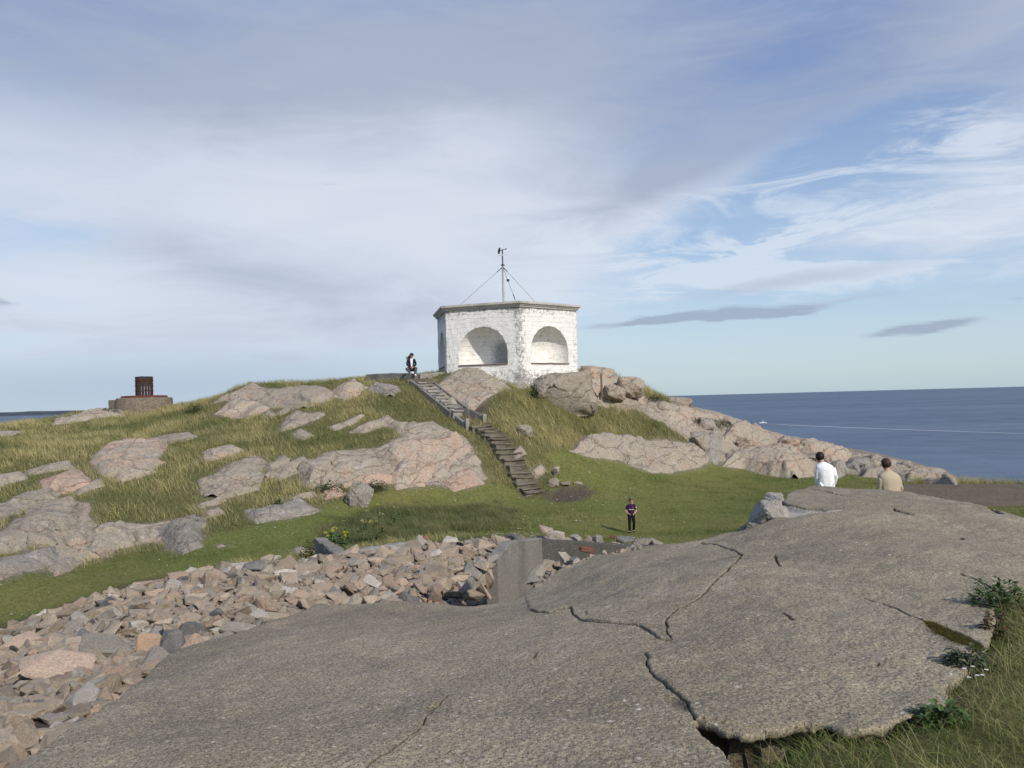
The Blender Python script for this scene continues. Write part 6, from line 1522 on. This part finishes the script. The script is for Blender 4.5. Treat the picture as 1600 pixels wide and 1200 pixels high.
# ------------------------------------------------------------------ single plants
STEM = plain('plant_stem', (.11, .12, .045), .8, .2, .15); UMB = plain('umbel_yellow', (.36, .36, .07), .8, .2, .3, 30); UMB2 = plain('umbel_pale', (.34, .30, .15), .8, .2, .3, 30); LEAFG = plain('broad_leaf', (.065, .11, .032), .6, .3, .3, 6); LEAFD = plain('thistle_leaf', (.075, .095, .05), .6, .3, .3, 9); YEL = plain('yellow_flower', (.45, .42, .03), .8, .2, .2, 30)
def leaf(mb, base, d, L, w, droop=.5, n=5):
    d = Vector(d).normalized(); s = d.cross(Vector((0, 0, 1))); s = s.normalized() if s.length > .01 else Vector((1, 0, 0)); rows = []
    for k in range(n + 1):
        f = k / n; c = Vector(base) + d * L * f + Vector((0, 0, -droop * L * f * f)); ww = w * math.sin(math.pi * min(1, f * .92 + .06)) ** .7 * (.8 + .35 * (k % 2))
        up = Vector((0, 0, ww * .35)); rows.append((mb.bm.verts.new(c - s * ww + up), mb.bm.verts.new(c), mb.bm.verts.new(c + s * ww + up)))
    for a, b in zip(rows[:-1], rows[1:]):
        mb.bm.faces.new((a[0], a[1], b[1], b[0])); mb.bm.faces.new((a[1], a[2], b[2], b[1]))
def umbel(mb, c, r, rnd):
    for k in range(26):
        a = rnd.uniform(0, 6.28); q = rnd.uniform(0, 1) ** .5; e = Vector(c) + Vector((math.cos(a) * q * r, math.sin(a) * q * r, r * .55 * (1 - q * q) + rnd.uniform(-.01, .01)))
        mb.ball(e, (r * .17, r * .17, r * .12), 1)
ANG = [(437,797,.075,'y','single bright yellow green flower head left of the grey standing boulder',29.),(573,799,.07,'p','pale round flower head left of its neighbour below the boulder',26.5),(591,789,.075,'y','tall yellow green flower head below the grey standing boulder',27.),(596,804,.085,'p','large whitish flower head standing apart on the right of the weeds',26.),(579,816,.08,'y','yellow flower head in the middle of the weeds',24.5),(566,815,.09,'p','wide cream flower cluster in the middle of the weeds',24.6),(522,826,.08,'y','yellow green flower head above the yellow clump by the wall end',23.),(537,815,.06,'p','small brownish seed head behind the yellow clump',24.5),(615,793,.06,'p','faded flower head at the right end of the weeds',27.),(588,815,.055,'p','small faded flower head right of the middle ones in the weeds',24.8)]
for k, (u, v, r_, kd, lb, Y) in enumerate(ANG):
    rnd = random.Random(k + 5); top = at(u, v, Y); g = float(TH(top[0], top[1])); hh = max(.35, top[2] - g)
    pl_ = empty('umbel_plant', (top[0], top[1], g)); tag(pl_, lb, 'plant', 'wild umbel plants among the weeds')
    MB().tube([(0, 0, -.05), (.02, 0, hh * .5), (0, 0, hh)], [.016, .013, .008], 6).build('stem', STEM, pl_)
    mb = MB(); umbel(mb, (0, 0, hh), r_, rnd); mb.build('flower_head', UMB if kd == 'y' else UMB2, pl_)
    for q in range(5):
        a = q * 1.3 + k; mb = MB(); leaf(mb, (0, 0, hh * (.15 + .13 * q)), (math.cos(a), math.sin(a), .6), .24, .07); mb.build('leaf', LEAFG, pl_)
cp = at(526, 842, 22.2); g = float(TH(cp[0], cp[1])); top = float(at(526, 826, 22.2)[2]) - g
bush = empty('flowering_bush', (cp[0], cp[1], g)); tag(bush, 'low bush with bright yellow flowers beside the broken wall end', 'bush')
rnd = random.Random(9); mb = MB()
for k in range(240):
    a = rnd.uniform(0, 6.28); q = rnd.uniform(.1, 1); leaf(mb, (math.cos(a) * q * .3, math.sin(a) * q * .3, rnd.uniform(.05, top * .85)), (math.cos(a), math.sin(a), rnd.uniform(0, .9)), rnd.uniform(.10, .2), .035)
mb.build('foliage', LEAFG, bush)
for k in range(16):
    a = rnd.uniform(0, 6.28); q = rnd.uniform(.0, 1) ** .5; mb = MB()
    c = (math.cos(a) * q * .34, math.sin(a) * q * .3 - .06, top * rnd.uniform(.3, 1.0))
    for j in range(8): mb.ball(Vector(c) + Vector((rnd.uniform(-.04, .04), rnd.uniform(-.04, .04), rnd.uniform(-.02, .02))), (.016, .016, .012), 1)
    mb.build('flower', YEL, bush)
def shrub(u, v, Y, R_, H_, n, col, label, seed, cat='shrub', name='shrub', y0=12, lf=(.05, .10)):
    P = cast(u, v, 0, y0) if Y is None else at(u, v, Y); g = float(TH(P[0], P[1])); rnd = random.Random(seed); mb = MB()
    root = empty(name, (P[0], P[1], g)); tag(root, label, cat)
    for k in range(n):
        a = rnd.uniform(0, 6.28); q = rnd.uniform(0, 1) ** .5; e = rnd.uniform(0, 1)
        c = (math.cos(a) * q * R_ * (1 - e * .5), math.sin(a) * q * R_ * .8 * (1 - e * .5), H_ * e * (.7 + .5 * math.sin(a * 3 + seed) ** 2))
        L = rnd.uniform(*lf); leaf(mb, c, (math.cos(a) + rnd.uniform(-.6, .6), math.sin(a) + rnd.uniform(-.6, .6), rnd.uniform(-.2, 1.2)), L, L * .28, .3, 3)
    mb.build('foliage', col, root)
    st = MB()
    for k in range(7):
        a = k * .9; st.tube([(0, 0, -.05), (math.cos(a) * R_ * .3, math.sin(a) * R_ * .3, H_ * .45), (math.cos(a) * R_ * .6, math.sin(a) * R_ * .5, H_ * .85)], [.012, .008, .004], 5)
    st.build('stem', STEM, root)
HEATH = plain('heather_leaf', (.045, .042, .022), .8, .15, .3, 8); IVY = plain('dark_green_leaf', (.03, .055, .016), .6, .25, .3, 8)
shrub(492, 850, 21.3, .5, .45, 420, HEATH, 'brownish dead looking shrub left of the broken wall end', 3)
shrub(303, 645, None, .55, .4, 350, HEATH, 'dark heather clump in the grass right of the beacon', 4)
shrub(172, 646, 44.5, .6, .28, 300, HEATH, 'dark heather cushion on the skyline shelf left of the beacon', 5)
shrub(835, 594, 41.4, .35, .5, 320, IVY, 'dark weeds in the gap between pavilion foot and boulder', 6)
shrub(1022, 626, 46.2, .7, .35, 380, HEATH, 'brown green heather on the skyline at the right end of the boulders', 7)
shrub(1122, 668, None, .7, .45, 380, IVY, 'dark green bush in a cleft of the right ridge', 8)
shrub(1340, 722, 46., .8, .35, 380, HEATH, 'dark heather patch on the shore rocks between the two men', 9)
shrub(1085, 664, None, .5, .35, 320, HEATH, 'brown heather in the dark cleft under the uppermost ridge rock', 31)
shrub(1150, 690, None, .45, .3, 300, HEATH, 'brown heather between the blocks in the middle of the ridge', 32)
shrub(1283, 724, None, .4, .28, 260, HEATH, 'heather at the foot of the ridge right beside the man in white', 33)
shrub(1195, 716, None, .5, .3, 260, IVY, 'green tuft at the foot of the ridge rocks on the lawn', 10)
shrub(515, 770, None, .7, .4, 420, IVY, 'leafy green weeds left of the grey standing boulder', 12, 'weeds', 'weed_clump')
shrub(590, 768, None, .5, .4, 320, IVY, 'leafy green weeds right of the grey standing boulder', 13, 'weeds', 'weed_clump')
for k, (u, v, Y, R_, H_, n, m, lb) in enumerate([(1512, 1045, 5.7, .20, .18, 460, LEAFD, 'grey green thistle clump overhanging the slab edge'), (1470, 1140, 4.85, .20, .12, 420, LEAFG, 'broad leaved weed clump at the slab edge near the bottom'), (1560, 965, 7.2, .28, .26, 560, LEAFG, 'dark green nettle clump at the right edge of the slab'), (1120, 1172, 4.5, .14, .14, 170, IVY, 'dark green weeds in the hollow under the broken slab edge'), (1555, 1005, 6.3, .13, .24, 160, plain('russet_leaf', (.085, .055, .030), .8, .2, .3, 9), 'russet brown dock stalks between thistle and nettles')]):
    shrub(u, v, Y, R_, H_, n, m, lb, 21 + k, 'weeds', 'weed_clump', lf=(.03, .07))
for k in range(6):
    P = at(1505 + (k * 7) % 40, 1066 + (k * 11) % 35, 5.25); g = float(TH(P[0], P[1])); rnd = random.Random(k)
    hh = rnd.uniform(.10, .18); r0 = empty('daisy', (P[0], P[1], g)); tag(r0, 'small white daisy like flower beside the thistle clump', 'flower', 'small white flowers beside the thistle clump')
    MB().tube([(0, 0, -.02), (.01, 0, hh)], .002, 5).build('stem', STEM, r0)
    mb = MB()
    for q in range(8): mb.ball((.01 + .009 * math.cos(q * .785), .009 * math.sin(q * .785), hh), (.005, .003, .0015), 1)
    mb.ball((.01, 0, hh + .002), (.0035, .0035, .002), 1).build('petals', TXT, r0)
